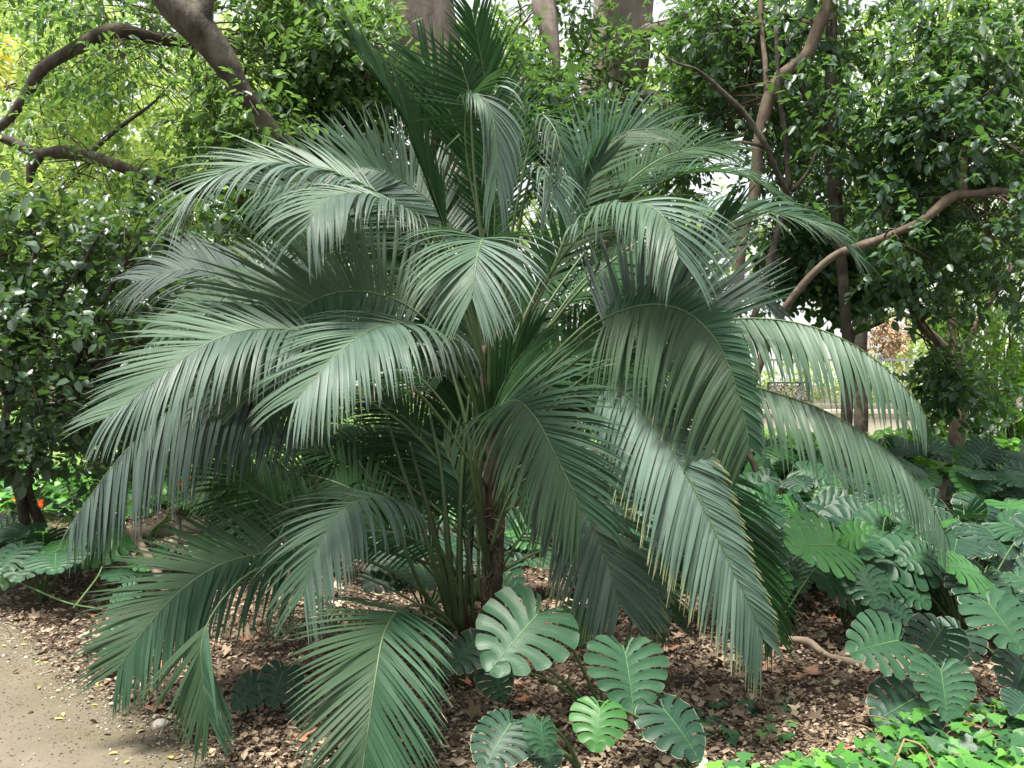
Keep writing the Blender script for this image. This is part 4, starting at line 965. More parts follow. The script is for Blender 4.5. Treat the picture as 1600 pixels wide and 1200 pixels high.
# F22
frond([(766, 860, 4.75), (800, 770, 4.6), (850, 740, 4.45), (900, 772, 4.3), (930, 830, 4.2), (955, 895, 4.15), (968, 945, 4.13)], 1.8, .46, E_, (.1, -.7, .7), (66, 26), (6, 0), (.7, .3), space=.021, w=.0135, droop2=(1.0, .2), Lprof=(1, 1, .5))
# F25 left-centre low
frond([(720, 940, 4.8), (690, 860, 4.7), (650, 800, 4.5), (600, 778, 4.3), (548, 788, 4.1), (510, 830, 3.98), (488, 880, 3.93), (474, 930, 3.9)], 2.4, .40, A_, (-.2, -.6, .8), (68, 28), (5, 0), (1.5, .9), space=.034, w=.0150, droop2=(.9, .6), Lprof=(.8, 1, .6))
# F24 low left dark
frond([(715, 985, 4.8), (640, 910, 4.7), (540, 865, 4.55), (440, 862, 4.4), (350, 880, 4.25), (280, 925, 4.12), (225, 985, 4.02), (185, 1045, 3.97)], 2.5, .43, B_, (-.05, -.7, .7), (64, 30), (4, 0), (1.2, .8), space=.024, w=.0135, droop2=(.15, .2), Lprof=(1, 1, .5))
# F26
frond([(715, 985, 4.75), (600, 915, 4.5), (480, 878, 4.25), (400, 890, 4.05), (345, 940, 3.9), (316, 1000, 3.8), (318, 1070, 3.76), (326, 1120, 3.74)], 4.6, .30, B_, (-.1, -.9, .3), (32, 14), (5, 0), (.4, .1), space=.028, w=.0115, Lprof=(1.3, 1, .6), rr=(.005, .002))
# F23 bottom front
frond([(712, 985, 4.75), (690, 960, 4.5), (655, 945, 4.2), (622, 955, 3.95), (600, 990, 3.75), (588, 1050, 3.6), (578, 1120, 3.5), (568, 1190, 3.44), (562, 1240, 3.42)], 2.6, .42, B_, (-.05, -.85, .55), (56, 28), (8, 4), (.35, .15), space=.024, w=.0135, Lprof=(.85, 1, .6))
# small low ones
frond([(712, 985, 4.8), (640, 980, 4.6), (560, 960, 4.4), (480, 965, 4.2), (430, 985, 4.1)], 1.4, .24, B_, (0, -.4, .9), (55, 28), (6, 0), (.3, .3), space=.06, w=.008)
frond([(770, 900, 4.9), (850, 860, 4.9), (930, 860, 4.8), (1000, 900, 4.7), (1040, 960, 4.6)], 1.5, .36, C_, (0, -.5, .8), (60, 28), (6, 0), (.8, .5), space=.03)

# inner fronds filling the heart of the clump, darkened to paint in its shade
for (pts, lf, LL, mt, al, dr) in (
    ([(735, 980, 4.9), (660, 880, 5.0), (570, 810, 5.1), (470, 790, 5.2), (380, 820, 5.2)], 1.3, .38, C_, (60, 32), .8),
    ([(735, 980, 4.95), (640, 840, 5.0), (540, 760, 5.1), (430, 740, 5.2), (330, 770, 5.2)], 1.4, .42, C_, (60, 32), .8),
    ([(740, 940, 5.3), (720, 820, 5.4), (680, 740, 5.5), (620, 700, 5.6), (550, 690, 5.6)], 1.2, .44, C_, (60, 32), .7),
    ([(745, 940, 5.3), (750, 800, 5.4), (745, 700, 5.5), (720, 600, 5.6), (690, 530, 5.7)], 1.0, .42, C_, (55, 30), .3),
    ([(740, 960, 5.0), (700, 850, 5.1), (650, 770, 5.2), (590, 720, 5.3), (520, 700, 5.3)], 1.3, .40, C_, (60, 32), .5),
    ([(745, 940, 5.1), (725, 820, 5.2), (690, 730, 5.3), (640, 660, 5.4), (580, 620, 5.5)], 1.3, .40, C_, (60, 32), .4),
    ([(750, 940, 5.1), (745, 820, 5.15), (735, 720, 5.2), (720, 630, 5.25), (690, 560, 5.3)], 1.2, .40, C_, (50, 26), .2),
    ([(760, 920, 5.2), (790, 800, 5.2), (830, 710, 5.3), (880, 640, 5.4), (940, 610, 5.4)], 1.2, .40, C_, (60, 30), .4),
    ([(760, 940, 5.1), (800, 860, 5.1), (850, 800, 5.15), (920, 780, 5.2), (990, 800, 5.2)], 1.2, .38, C_, (62, 30), .8),
    ([(745, 960, 4.95), (700, 880, 4.9), (640, 840, 4.9), (570, 830, 4.9), (500, 850, 4.85)], 1.3, .36, C_, (62, 30), .7),
    ([(740, 980, 4.9), (735, 880, 4.85), (728, 800, 4.85), (712, 740, 4.85), (690, 690, 4.9)], 1.6, .30, M['palm_mid'], (50, 26), .2),
    ([(766, 760, 5.0), (700, 640, 5.1), (630, 570, 5.2), (560, 560, 5.2), (500, 590, 5.2)], 1.3, .44, C_, (64, 32), .8),
    ([(766, 760, 5.2), (840, 660, 5.3), (900, 600, 5.4), (980, 570, 5.4), (1060, 590, 5.4)], 1.3, .44, C_, (64, 32), .8),
    ([(766, 660, 5.1), (700, 500, 5.2), (640, 420, 5.3), (560, 380, 5.4), (470, 370, 5.4)], 1.4, .46, C_, (64, 32), .6),
    ([(766, 660, 5.2), (850, 520, 5.3), (920, 430, 5.4), (1000, 390, 5.4), (1080, 400, 5.4)], 1.4, .42, C_, (64, 32), .6)):
    frond(pts, lf, LL, mt, (0, -.7, .7), al, (10, 4), (dr, dr + .2), space=.034, w=.013)

# bare petioles bunched in the middle
for (pts, wpx) in (([(712, 990, 4.8), (690, 880, 4.78), (660, 760, 4.8), (640, 690, 4.85)], 13), ([(714, 990, 4.8), (700, 850, 4.75), (690, 740, 4.8), (670, 640, 4.9)], 12),
                   ([(720, 990, 4.8), (718, 860, 4.8), (722, 740, 4.85), (735, 600, 4.95)], 12), ([(722, 990, 4.85), (735, 850, 4.9), (742, 740, 5), (738, 620, 5.1)], 11),
                   ([(706, 980, 4.75), (672, 860, 4.65), (628, 730, 4.7), (600, 640, 4.8)], 10), ([(764, 900, 4.8), (742, 760, 4.7), (728, 660, 4.7), (700, 560, 4.8)], 11),
                   ([(760, 880, 4.82), (750, 760, 4.8), (760, 650, 4.8), (775, 560, 4.85)], 12), ([(700, 990, 4.75), (650, 900, 4.6), (610, 800, 4.6), (560, 720, 4.8)], 8),
                   ([(770, 860, 4.8), (790, 740, 4.8), (800, 640, 4.9), (850, 520, 5.0)], 9)):
    mb = MB(); tube(mb, [P(*p) for p in pts], [pxr(wpx, 4.8) * k for k in (1.1, .85, .6, .3)], 8, 18)
    mb.build('petiole', M['petiole'], PALM)
# two yellowed leaflets on the low left frond
for (x, y, x2, y2) in ((230, 1018, 236, 1070), (212, 1050, 213, 1088)):
    a = np.array([tuple(P(x, y, 3.98))]); L_ = np.array([(y2 - y) / FPX * 3.98 * 1.15])
    A = leaflet_arrays(a, np.array([[-.6, 0, -.8]]), np.array([[1., 0, 0]]), np.array([[0., -1, 0]]), np.array([1.0]), None, L_, np.array([.9]), np.array([0.]), np.array([1.5]), np.array([0.]), np.array([.009]), 8)
    link('leaflet', mesh_np('leaflet', A.reshape(-1, 3) - np.array(PALM.location), leaflet_faces(8), M['palm_yellow'], None), PALM)['label'] = 'yellowed leaflet'

# ------------------------------------------------------------------ monstera leaves
MARG = np.array([(.02, -.12), (.13, -.32), (.34, -.34), (.54, -.18), (.62, .08), (.60, .34), (.50, .58), (.34, .80), (.15, .96), (.0, 1.04)])
def margin(s):
    d = np.concatenate([[0], np.cumsum(np.linalg.norm(np.diff(MARG, axis=0), axis=1))]); d /= d[-1]
    return np.array([np.interp(s, d, MARG[:, 0]), np.interp(s, d, MARG[:, 1])])
def midr(s):
    return np.array([0, np.interp(s, [0, .22, 1], [0, .03, .97])])

def monstera_mesh(seed, nl=8, slit=.5, mat='monstera', holes=True, droop=.35, cup=.25):
    r = random.Random(seed); V, F, U, MI = [], [], [], []
    asp = r.uniform(1.06, 1.22)
    def zf(x, y):
        return cup * .35 * abs(x) - droop * x * x * .75 - droop * .55 * max(0, y - .1) ** 2 - droop * .5 * max(0, -y) ** 1.5 + .012 * math.sin(9 * y + seed) * abs(x)
    for side in (-1, 1):
        edges = np.linspace(0, 1, nl + 1) ** .92
        for i in range(nl):
            s0, s1 = edges[i], edges[i + 1]; sc = (s0 + s1) / 2; hw = (s1 - s0) / 2
            last = i == nl - 1
            nu, nv = 10, 5
            sl = min(.66, max(.22, slit - .17 + r.uniform(-.1, .16))) if not last else .85
            hole = holes and r.random() < .85 and 0 < i < nl - 1
            Lm = 1 - r.uniform(0, .05)
            base = len(V)
            for a in range(nu + 1):
                u = a / nu
                wv = 1.0
                if u > sl: wv = 1 - .24 * min(1, (u - sl) / .12) + .06 * (u - sl) / (1 - sl) - (.08 if u > .97 else 0)
                if hole and .2 < u < .38: wv = .78
                for b in range(nv):
                    v = (b / (nv - 1) * 2 - 1)
                    s = sc + v * hw * wv
                    if u > sl: pass
                    mg = margin(min(max(s, 0), 1)); md = midr(min(max(s, 0), 1))
                    if u > sl:
                        md = md
                    uu = u * Lm * (1 - .03 * v * v * (u > .9))
                    p = md * (1 - uu) + mg * uu
                    p[1] += -.10 * math.sin(uu * math.pi) * (0.2 + .8 * sc)  # side veins sweep forward
                    x, y = p[0] * side * asp, p[1]
                    z = zf(x, y) + .014 * (1 - abs(v)) * -1 * min(1, u * 3) + .010 * v * v * u + .02 * r.uniform(-1, 1) * (u > .9)
                    V.append((x, y, z)); U.append((u, b / (nv - 1)))
            for a in range(nu):
                for b in range(nv - 1):
                    q = [base + a * nv + b, base + a * nv + b + 1, base + (a + 1) * nv + b + 1, base + (a + 1) * nv + b]
                    F.append(q if side > 0 else q[::-1]); MI.append(0)
    # midrib and side veins, slightly proud
    def strip(p0, p1, w0, w1, n=6):
        base = len(V)
        d = np.array(p1) - np.array(p0); q = np.array([-d[1], d[0]]); q = q / (np.linalg.norm(q) + 1e-9)
        for k in range(n + 1):
            t = k / n; c = np.array(p0) * (1 - t) + np.array(p1) * t; w_ = w0 + (w1 - w0) * t
            for sg in (-1, 1):
                x, y = c + q * w_ * sg
                V.append((x, y, zf(x, y) + .006)); U.append((.1, .5))
        for k in range(n):
            a = base + 2 * k; F.append([a, a + 1, a + 3, a + 2]); MI.append(1)
    strip((0, -.03), (0, .96), .009, .002, 10)
    for side in (-1, 1):
        edges = np.linspace(0, 1, nl + 1) ** .92
        for i in range(nl):
            sc = (edges[i] + edges[i + 1]) / 2
            m0 = midr(sc); m1 = margin(sc); pts = []
            base = len(V)
            for k in range(7):
                t = k / 6 * .85; p = m0 * (1 - t) + m1 * t; p[1] += -.10 * math.sin(t * math.pi) * (0.2 + .8 * sc)
                x, y = p[0] * side * asp, p[1]; w_ = .0022 * (1 - t * .8)
                for sg in (-1, 1):
                    V.append((x, y + sg * w_, zf(x, y) + .014 * -1 * min(1, t * 3) + .006)); U.append((.1, .5))
            for k in range(6):
                a = base + 2 * k; F.append([a, a + 1, a + 3, a + 2]); MI.append(1)
    return mesh_np('leaf', np.array(V), np.array(F), [M[mat], M['monstera_vein']], np.array(U), MI)

MME = {(m, k): monstera_mesh(k * 7 + 3, 7 + k % 3, (.46, .38, .54, .32, .44)[k % 5], m, True, (.25, .38, .18, .45, .3)[k % 5], (.2, .05, .35, .1, .25)[k % 5])
       for m in ('monstera', 'monstera_blue', 'monstera_fresh') for k in range(9)}

def place_leaf(parent, att, tipd, nvec, size, key, base=None, sub=True, stalk_mat='stalk'):
    """att: world attach point; tipd direction of tip; nvec normal ref"""
    y = Vector(tipd).normalized(); n = Vector(nvec); z = (n - y * n.dot(y)).normalized(); x = y.cross(z)
    o = link('leaf', MME[key], parent)
    Mx = Matrix((x, y, z)).transposed().to_4x4(); Mx = Mx @ Matrix.Scale(size, 4)
    Mx.translation = Vector(att) - parent_loc(parent)
    o.matrix_local = Mx
    if base is not None:
        mb = MB(); a = Vector(base); b = Vector(att)
        mid = a * .45 + b * .55 + Vector((0, 0, (b - a).length * .12)) - (b - a).normalized() * .02
        q = b - z * .03 - y * .05
        tube(mb, [a, mid, q, b - z * .003], [.009, .007, .005, .004], 6, 14)
        mb.build('leaf_stalk', M[stalk_mat], parent)
    return o

def mplant(base, leaves, label, group=None, name='monstera_plant'):
    """leaves: (ax,ay,aY, tx,ty,tY, normal, scale, matkey, meshidx)"""
    e = empty(name, G(*base), label, 'plant', group)
    g = G(*base, -.01)
    for (ax, ay, aY, tx, ty, tY, nv, sc, mk, k) in leaves:
        a, t = P(ax, ay, aY), P(tx, ty, tY)
        place_leaf(e, a, t - a, nv, (t - a).length * sc, (mk, k), g)
    return e

mo, mbk, mf = 'monstera', 'monstera_blue', 'monstera_fresh'

mplant((.45, 4.25), [
    (838, 962, 3.85, 756, 1052, 3.62, (-.1, -.8, .6), .92, mo, 0),
    (977, 1021, 3.75, 992, 1108, 3.58, (.2, -.65, .75), 1.04, mo, 7),
    (908, 955, 4.2, 900, 1010, 4.1, (0, -.5, .85), .95, mf, 3),
    (742, 1003, 4.2, 692, 1046, 4.1, (-.2, -.4, .9), 1.0, mbk, 1),
    (772, 1050, 4.15, 792, 1102, 4.1, (.3, -.8, .5), .9, mbk, 3),
    (1010, 935, 4.4, 1045, 985, 4.3, (.3, -.6, .7), .95, mbk, 4)],
    'monstera with the large split leaf in front of the palm stems')
mplant((.3, 3.7), [
    (797, 1132, 3.5, 758, 1188, 3.36, (-.3, -.7, .65), 1.15, mbk, 8),
    (845, 1132, 3.42, 852, 1180, 3.34, (.5, -.7, .5), 1.0, mo, 1),
    (850, 1172, 3.5, 868, 1205, 3.4, (.1, -.5, .8), .9, mbk, 3)],
    'low monstera at the bottom centre with a dusky leaf beside a small twisted one')
mplant((.75, 3.7), [
    (937, 1108, 3.45, 932, 1163, 3.34, (0, -.75, .66), 1.12, mf, 3),
    (1038, 1110, 3.6, 1098, 1180, 3.45, (.35, -.6, .72), 1.0, mbk, 6),
    (1060, 1150, 3.9, 1040, 1190, 3.8, (0, -.5, .8), .9, mbk, 2)],
    'monstera with a small fresh rounded leaf and a large dark one near the ivy')
mplant((-1.25, 4.5), [
    (442, 1050, 4.3, 424, 1096, 4.22, (0, -.85, .5), 1.15, mbk, 3),
    (400, 1070, 4.3, 362, 1106, 4.25, (-.1, -.8, .6), 1.05, mbk, 0),
    (470, 1095, 4.25, 448, 1128, 4.2, (0, -.6, .8), .95, mbk, 1)],
    'small three-leaved monstera beneath the low left frond')
mplant((-1.9, 5.5), [
    (205, 925, 5.3, 165, 960, 5.25, (-.3, -.6, .8), 1.0, mo, 2),
    (190, 980, 5.0, 165, 1025, 4.9, (-.2, -.7, .7), 1.2, mo, 1)],
    'monstera leaves half hidden by the tip of the low left frond')
mplant((2.25, 4.45), [
    (1470, 1048, 4.05, 1480, 1110, 3.93, (.05, -.75, .65), 1.18, mo, 2),
    (1402, 1001, 4.2, 1345, 1012, 4.1, (-.1, -.75, .66), 1.22, mo, 4),
    (1428, 1092, 4.1, 1378, 1118, 4.0, (-.1, -.6, .75), 1.2, mbk, 0),
    (1470, 985, 4.5, 1440, 1030, 4.4, (0, -.5, .8), 1.1, mbk, 1)],
    'monstera with two broad pale-edged leaves above the ivy on the right')
mplant((2.75, 4.8), [
    (1546, 945, 4.3, 1590, 1000, 4.15, (.1, -.75, .6), 1.30, mo, 0),
    (1530, 895, 4.5, 1492, 880, 4.4, (-.1, -.6, .8), 1.3, mf, 1),
    (1590, 900, 4.5, 1625, 925, 4.4, (.1, -.6, .8), 1.2, mo, 2),
    (1600, 1040, 4.3, 1590, 1075, 4.2, (0, -.8, .5), 1.3, mbk, 3),
    (1500, 990, 4.8, 1475, 1030, 4.7, (0, -.5, .8), 1.2, mbk, 4),
    (1605, 1095, 4.0, 1590, 1110, 3.9, (0, -.5, .8), 1.2, mbk, 4)],
    'tall monstera at the right edge with overlapping light green leaves')
mplant((2.2, 5.9), [
    (1349, 898, 5.3, 1366, 930, 5.2, (.0, -.75, .66), 1.5, mo, 1),
    (1305, 852, 5.5, 1258, 850, 5.35, (-.1, -.7, .7), 1.5, mf, 2),
    (1318, 842, 5.7, 1352, 828, 5.6, (.1, -.7, .7), 1.3, mf, 0),
    (1330, 920, 5.6, 1290, 905, 5.5, (0, -.6, .8), 1.2, mo, 3),
    (1400, 910, 5.6, 1440, 935, 5.5, (.1, -.6, .75), 1.4, mo, 4),
    (1380, 945, 5.4, 1420, 965, 5.3, (.1, -.4, .9), 1.3, mbk, 5)],
    'monstera with a fan of bright split leaves mid-bed right of the long frond')
mplant((1.9, 6.0), [
    (1203, 896, 5.6, 1210, 932, 5.5, (0, -.8, .5), 1.4, mf, 4),
    (1208, 835, 5.8, 1192, 870, 5.7, (0, -.7, .7), 1.5, mbk, 0),
    (1240, 880, 5.8, 1250, 915, 5.7, (0, -.7, .7), 1.3, mo, 2),
    (1190, 950, 5.6, 1215, 985, 5.5, (.2, -.5, .8), 1.2, mbk, 3)],
    'monstera pressed against the right side of the yellow-tipped frond')

def bed_plant(x, y, n, h, label, group):
    e = empty('monstera_plant', G(x, y), label, 'plant', group)
    g = G(x, y, -.01)
    for k in range(n):
        a = rnd.uniform(0, 6.283) if k else -1.57
        rr_ = rnd.uniform(.10, .52); hh = h * rnd.uniform(.55, 1.1)
        att = Vector((x + rr_ * math.cos(a), y + rr_ * math.sin(a) * .8, gz(x, y) + hh))
        td = Vector((math.cos(a) + rnd.uniform(-.4, .4), math.sin(a) - .35 + rnd.uniform(-.3, .3), rnd.uniform(-.75, .1)))
        mk = rnd.choice((mo, mo, mbk, mbk, mbk, mf))
        place_leaf(e, att, td, (rnd.uniform(-.3, .3), -.62, .78), rnd.uniform(.22, .35), (mk, rnd.randrange(9)), g)
    return e
beds = [(2.9, 5.7), (3.6, 5.2), (3.3, 6.5), (4.2, 6.2), (2.4, 7.0), (3.0, 7.6), (3.9, 7.3), (4.8, 7.2), (1.9, 7.9), (2.7, 8.6), (3.6, 8.6), (4.6, 8.4), (5.6, 8.2),
        (3.1, 9.6), (4.2, 9.8), (5.3, 9.6), (6.4, 9.5), (2.3, 9.7), (1.5, 8.9), (6.6, 10.4), (5.4, 6.6), (1.3, 7.3), (2.5, 6.2), (4.4, 5.6), (2.0, 6.9)]
def where(x, y):
    px = 800 + x / y * FPX
    if px < 1180: return 'hugging the slim forked tree'
    if px < 1290: return 'between forked tree and lowest long frond'
    if px < 1400: return 'below the two long right fronds'
    if px < 1500: return 'in front of the right tree trunk'
    return 'towards the right edge'
def depth_word(y):
    return ('in the front row', 'in the second row', 'midway back', 'far back', 'in the rear row')[0 if y < 5.9 else 1 if y < 7.1 else 2 if y < 8.8 else 3 if y < 10.2 else 4]
seen = {}
tone = ['dark leafy monstera', 'broad dusky monstera', 'deeply split monstera', 'crowded low monstera', 'tilted-leaf monstera']
for k, (x, y) in enumerate(beds):
    key = depth_word(y) + ', ' + where(x, y); c_ = seen.get(key, 0); seen[key] = c_ + 1
    bed_plant(x, y, 18 if y < 8 else 14, .60, tone[c_] + ' ' + key, 'monsteras massed in the right bed')
for x, y, lb in ((-3.5, 6.6, 'frontmost monstera at the left edge below the rounded-leaf shrub'), (-2.9, 7.0, 'monstera just left of the bare sapling on the litter'),
                 (-4.0, 7.4, 'monstera at the left edge tucked round the shrub stems'), (-2.2, 7.4, 'monstera behind the bare sapling by the pale fallen log')):
    bed_plant(x, y, 8, .45, lb, 'monsteras below the left shrub')
for x, y, lb in ((-.2, 6.8, 'shaded monstera seen just right of the palm petiole bunch'), (.5, 6.9, 'shaded monstera right of the fibrous palm trunk'), (-.9, 7.4, 'shaded monstera behind the low left-centre frond'),
                 (.0, 7.9, 'farthest monstera straight behind the fibrous palm trunk'), (.9, 7.9, 'shaded monstera behind the yellow-tipped frond'), (-.6, 6.2, 'nearest shaded monstera left of the petiole bunch'), (1.0, 6.3, 'shaded monstera between the centre frond and the yellow-tipped frond')):
    bed_plant(x, y, 8, .5, lb, 'monsteras behind the palm stems')

# ------------------------------------------------------------------ ivy
def ivy_shape():
    pts = [(0, 0), (.22, -.10), (.50, .06), (.34, .28), (.42, .52), (.20, .55), (0, 1.0), (-.20, .55), (-.42, .52), (-.34, .28), (-.50, .06), (-.22, -.10)]
    V = [(0, .30, .0)] + [(x, y, .10 * abs(x) - .12 * (x * x + (y - .3) ** 2) + .03 * ((k % 2) - .5)) for k, (x, y) in enumerate(pts)]
    F = [[0, k + 1, (k + 1) % 12 + 1] for k in range(12)]
    return np.array(V), np.array(F)
IV, IF = ivy_shape()
ivy_me = []
for k in range(4):
    v = IV.copy(); v[1:, :2] *= 1 + rng.normal(size=(12, 1)) * .06; v[:, 2] += rng.normal(size=13) * .02
    ivy_me.append([mesh_np('leaf', v, IF, m_, v[:, :2]) for m_ in (
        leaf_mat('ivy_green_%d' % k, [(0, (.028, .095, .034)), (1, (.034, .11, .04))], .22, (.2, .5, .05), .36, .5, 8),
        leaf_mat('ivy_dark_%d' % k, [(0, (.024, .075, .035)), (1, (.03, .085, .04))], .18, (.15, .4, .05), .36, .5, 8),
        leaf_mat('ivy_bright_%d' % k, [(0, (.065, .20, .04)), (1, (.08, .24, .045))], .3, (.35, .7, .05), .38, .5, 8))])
IVY = empty('ivy', G(2.0, 3.9), 'sprawling bright green ivy covering the bottom right corner', 'plant')
ivy_edge = [(1040, 1195), (1090, 1186), (1200, 1188), (1260, 1180), (1330, 1165), (1375, 1125), (1400, 1105), (1450, 1110), (1500, 1096), (1600, 1088), (1750, 1075)]
def ivy_top(px): return np.interp(px, [e[0] for e in ivy_edge], [e[1] for e in ivy_edge])
cands = []
while len(cands) < 900:
    Y = rnd.uniform(2.9, 4.3); px = rnd.uniform(1040, 1720); zz = rnd.uniform(.02, .17)
    x = (px - 800) / FPX * Y; p = G(x, Y, zz); py = 600 + (EYE - p.z) / Y * FPX
    if py < ivy_top(px) + rnd.uniform(-4, 6) or py > 1330: continue
    if px < 1250 and rnd.random() < .2: continue
    cands.append((py, p, zz))
for k in range(34):   # strays on the litter
    px = rnd.choice((1090, 1115, 1190, 1220, 1130, 1010, 1060)) + rnd.uniform(-14, 14); py = rnd.uniform(1105, 1180); Y = EYE / (py - 600) * FPX
    cands.append((1, G((px - 800) / FPX * Y, Y, .03), .04))
cands.sort(key=lambda c: c[0] + (600 if c[0] > 1225 else 0))
rest = MB()
for k, (py, p, zz) in enumerate(cands):
    sz = rnd.uniform(.055, .098); a = rnd.uniform(0, 6.283)
    d = Vector((math.cos(a), math.sin(a) - .5, rnd.uniform(-.5, .2))).normalized()
    n = Vector((rnd.uniform(-.5, .5), rnd.uniform(-.75, .05), 1)); z = (n - d * n.dot(d)).normalized(); x_ = d.cross(z)
    Mx = Matrix((x_, d, z)).transposed().to_4x4() @ Matrix.Scale(sz, 4)
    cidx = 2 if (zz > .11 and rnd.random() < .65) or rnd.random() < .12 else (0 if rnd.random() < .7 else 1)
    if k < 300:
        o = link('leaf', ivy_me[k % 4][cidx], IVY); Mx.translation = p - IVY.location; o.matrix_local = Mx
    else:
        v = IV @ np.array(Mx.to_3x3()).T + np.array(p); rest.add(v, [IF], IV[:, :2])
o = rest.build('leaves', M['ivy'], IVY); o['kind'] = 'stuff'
mb = MB()
for k in range(60):
    Y = rnd.uniform(3.0, 4.1); px = rnd.uniform(1250, 1700); q = G((px - 800) / FPX * Y, Y, .03)
    pts = [q]
    for j in range(4): pts.append(pts[-1] + Vector((rnd.uniform(-.12, .12), rnd.uniform(-.1, .08), rnd.uniform(-.03, .06))))
    tube(mb, pts, [.004, .003, .003, .002, .002], 4, 12, cap=False)
mb.build('stems', M['vine'], IVY)['kind'] = 'stuff'
for pts in ([(1413, 1155, 3.55), (1405, 1175, 3.5), (1395, 1200, 3.5)], [(1413, 1155, 3.55), (1440, 1165, 3.5), (1455, 1190, 3.45), (1468, 1215, 3.4)]):
    mb = MB(); tube(mb, [P(*p) for p in pts], .004, 5, 14); mb.build('vine', M['vine'], IVY)

# bright ivy bed in the distance
def far_ivy(name, label, x0, x1, y0, y1, n, h, mat):
    X = rng.uniform(x0, x1, n); Y = rng.uniform(y0, y1, n)
    Z = np.array([gz(a, b) for a, b in zip(X, Y)]) + rng.uniform(.02, h, n) * (.75 + .3 * np.sin(X * 3.1))
    Pp = np.stack([X, Y, Z], 1); D = unit(n); D[:, 2] = -abs(D[:, 2]) * .4; D[:, 1] -= .4
    Nn = unit(n) * .5 + np.array([0, -.35, 1])
    L_ = rng.uniform(.09, .17, n); V, F, uv = leaf_cloud(Pp, D, Nn, L_, L_ * .42, .15)
    o = link(name, mesh_np(name, V, F, mat, uv)); return tag(o, label, 'ground cover', kind='stuff')
far_ivy('ivy_bed', 'bright ivy ground cover in front of the cream wall', 2.6, 10.5, 10.9, 15.5, 11000, .40, M['ivy_far'])
far_ivy('groundcover', 'leafy ground cover below the left shrub', -9.5, -4.0, 9.5, 13.5, 4500, .30, M['ivy'])
far_ivy('underplanting', 'dark low leaves between the palm and the lawn', -4.0, 2.4, 9.6, 13.2, 3500, .22, M['leaf_mid'])

# ------------------------------------------------------------------ orange flowering clumps
def clivia(px, py, Y, label, nf=3):
    x = (px - 800) / FPX * Y; b = G(x, Y)
    e = empty('clivia_plant', b, label, 'plant', 'orange-flowered clumps behind the palm')
    for k in range(16):
        a = rnd.uniform(0, 6.283); l = rnd.uniform(.25, .42)
        mb = MB(); w_ = .02; d = np.array([math.cos(a), math.sin(a), 0]); s_ = np.array([-d[1], d[0], 0]) * w_; V = []
        for t in np.linspace(0, 1, 6):
            c = np.array(b) + d * l * t * .9 + np.array([0, 0, l * (1.3 * t - 1.05 * t * t)]); V += [c - s_ * (1 - t * .8), c + s_ * (1 - t * .8)]
        mb.add(V, [np.array([[2 * j, 2 * j + 1, 2 * j + 3, 2 * j + 2] for j in range(5)])]); mb.build('leaf', M['strap'], e)
    for k in range(nf):
        c = P(px + rnd.uniform(-14, 14), py + rnd.uniform(-6, 6), Y + rnd.uniform(-.1, .1)); mb = MB(); tube(mb, [b, (b + c) / 2, c], .008, 5, 5); mb.build('flower_stalk', M['stalk'], e)
        n = 26; D = unit(n); D[:, 2] = abs(D[:, 2]) * .8 + .1; L_ = rng.uniform(.04, .07, n)
        V, F, uv = leaf_cloud(np.tile(np.array(c), (n, 1)), D, unit(n), L_, L_ * .24, .2); m2 = MB(); m2.add(V, [F], uv); m2.build('flower_head', M['petal'], e)
clivia(40, 783, 9.0, 'orange-flowered clump at the left edge between the shrub stems')
clivia(62, 790, 8.8, 'orange-flowered clump just right of the shrub stems', 2)
clivia(290, 752, 9.8, 'orange-flowered clump behind the grey left frond', 2)
clivia(385, 757, 9.8, 'orange-flowered clump behind the dark left frond', 3)
clivia(500, 752, 10.2, 'orange-flowered clump left of the fallen log', 2)
clivia(580, 735, 10.6, 'orange-flowered clump above the fallen log', 2)

# ------------------------------------------------------------------ logs, roots, stumps, stone
def log(name, label, pts, mat='log', cat='log', bump=.25):
    mb = MB(); tube(mb, [P(*p[:3]) for p in pts], [pxr(p[3], p[2]) for p in pts], 10, 24, bump, 5, rnd.random() * 9)
    return tag(link(name, mb.mesh(name, M[mat])), label, cat)
log('fallen_log', 'pale weathered log lying on the litter behind the left fronds', [(158, 842, 7.6, 16), (230, 832, 7.5, 20), (300, 824, 7.5, 20), (380, 812, 7.5, 15), (440, 800, 7.5, 9)])
log('fallen_log', 'greyish log end lying near the orange flowers left of centre', [(488, 782, 9.0, 8), (520, 774, 9.0, 18), (570, 768, 9.1, 20), (640, 764, 9.2, 16)])
log('fallen_branch', 'dark brown branch stub slanting down behind the palm left of centre', [(470, 700, 8.6, 14), (500, 728, 8.5, 18), (535, 742, 8.4, 19), (556, 757, 8.4, 16)], 'bark_brown', 'branch')
log('surface_root', 'twisting tan root surfacing from the litter left of the right monstera', [(1232, 998, 5.3, 10), (1262, 1002, 5.25, 12), (1280, 1016, 5.2, 11), (1298, 1026, 5.15, 9), (1330, 1034, 5.05, 13), (1362, 1040, 5.0, 14), (1385, 1047, 4.9, 11), (1405, 1058, 4.85, 6)], 'log', 'root')
ST = empty('bare_sapling', G(-2.0, 5.45), 'bare lopped sapling stem leaning behind the low left frond', 'sapling')
limb(ST, 'stem', [(298, 1040, 5.1, 14), (288, 1000, 5.1, 12), (262, 930, 5.3, 13), (240, 885, 5.5, 14), (222, 855, 5.6, 12), (210, 832, 5.6, 15), (205, 822, 5.6, 12)], M['bark_tan'], 8)
limb(ST, 'branch', [(246, 900, 5.5, 12), (268, 866, 5.6, 10), (278, 830, 5.7, 10), (276, 790, 5.7, 8)], M['bark_brown'], 8)
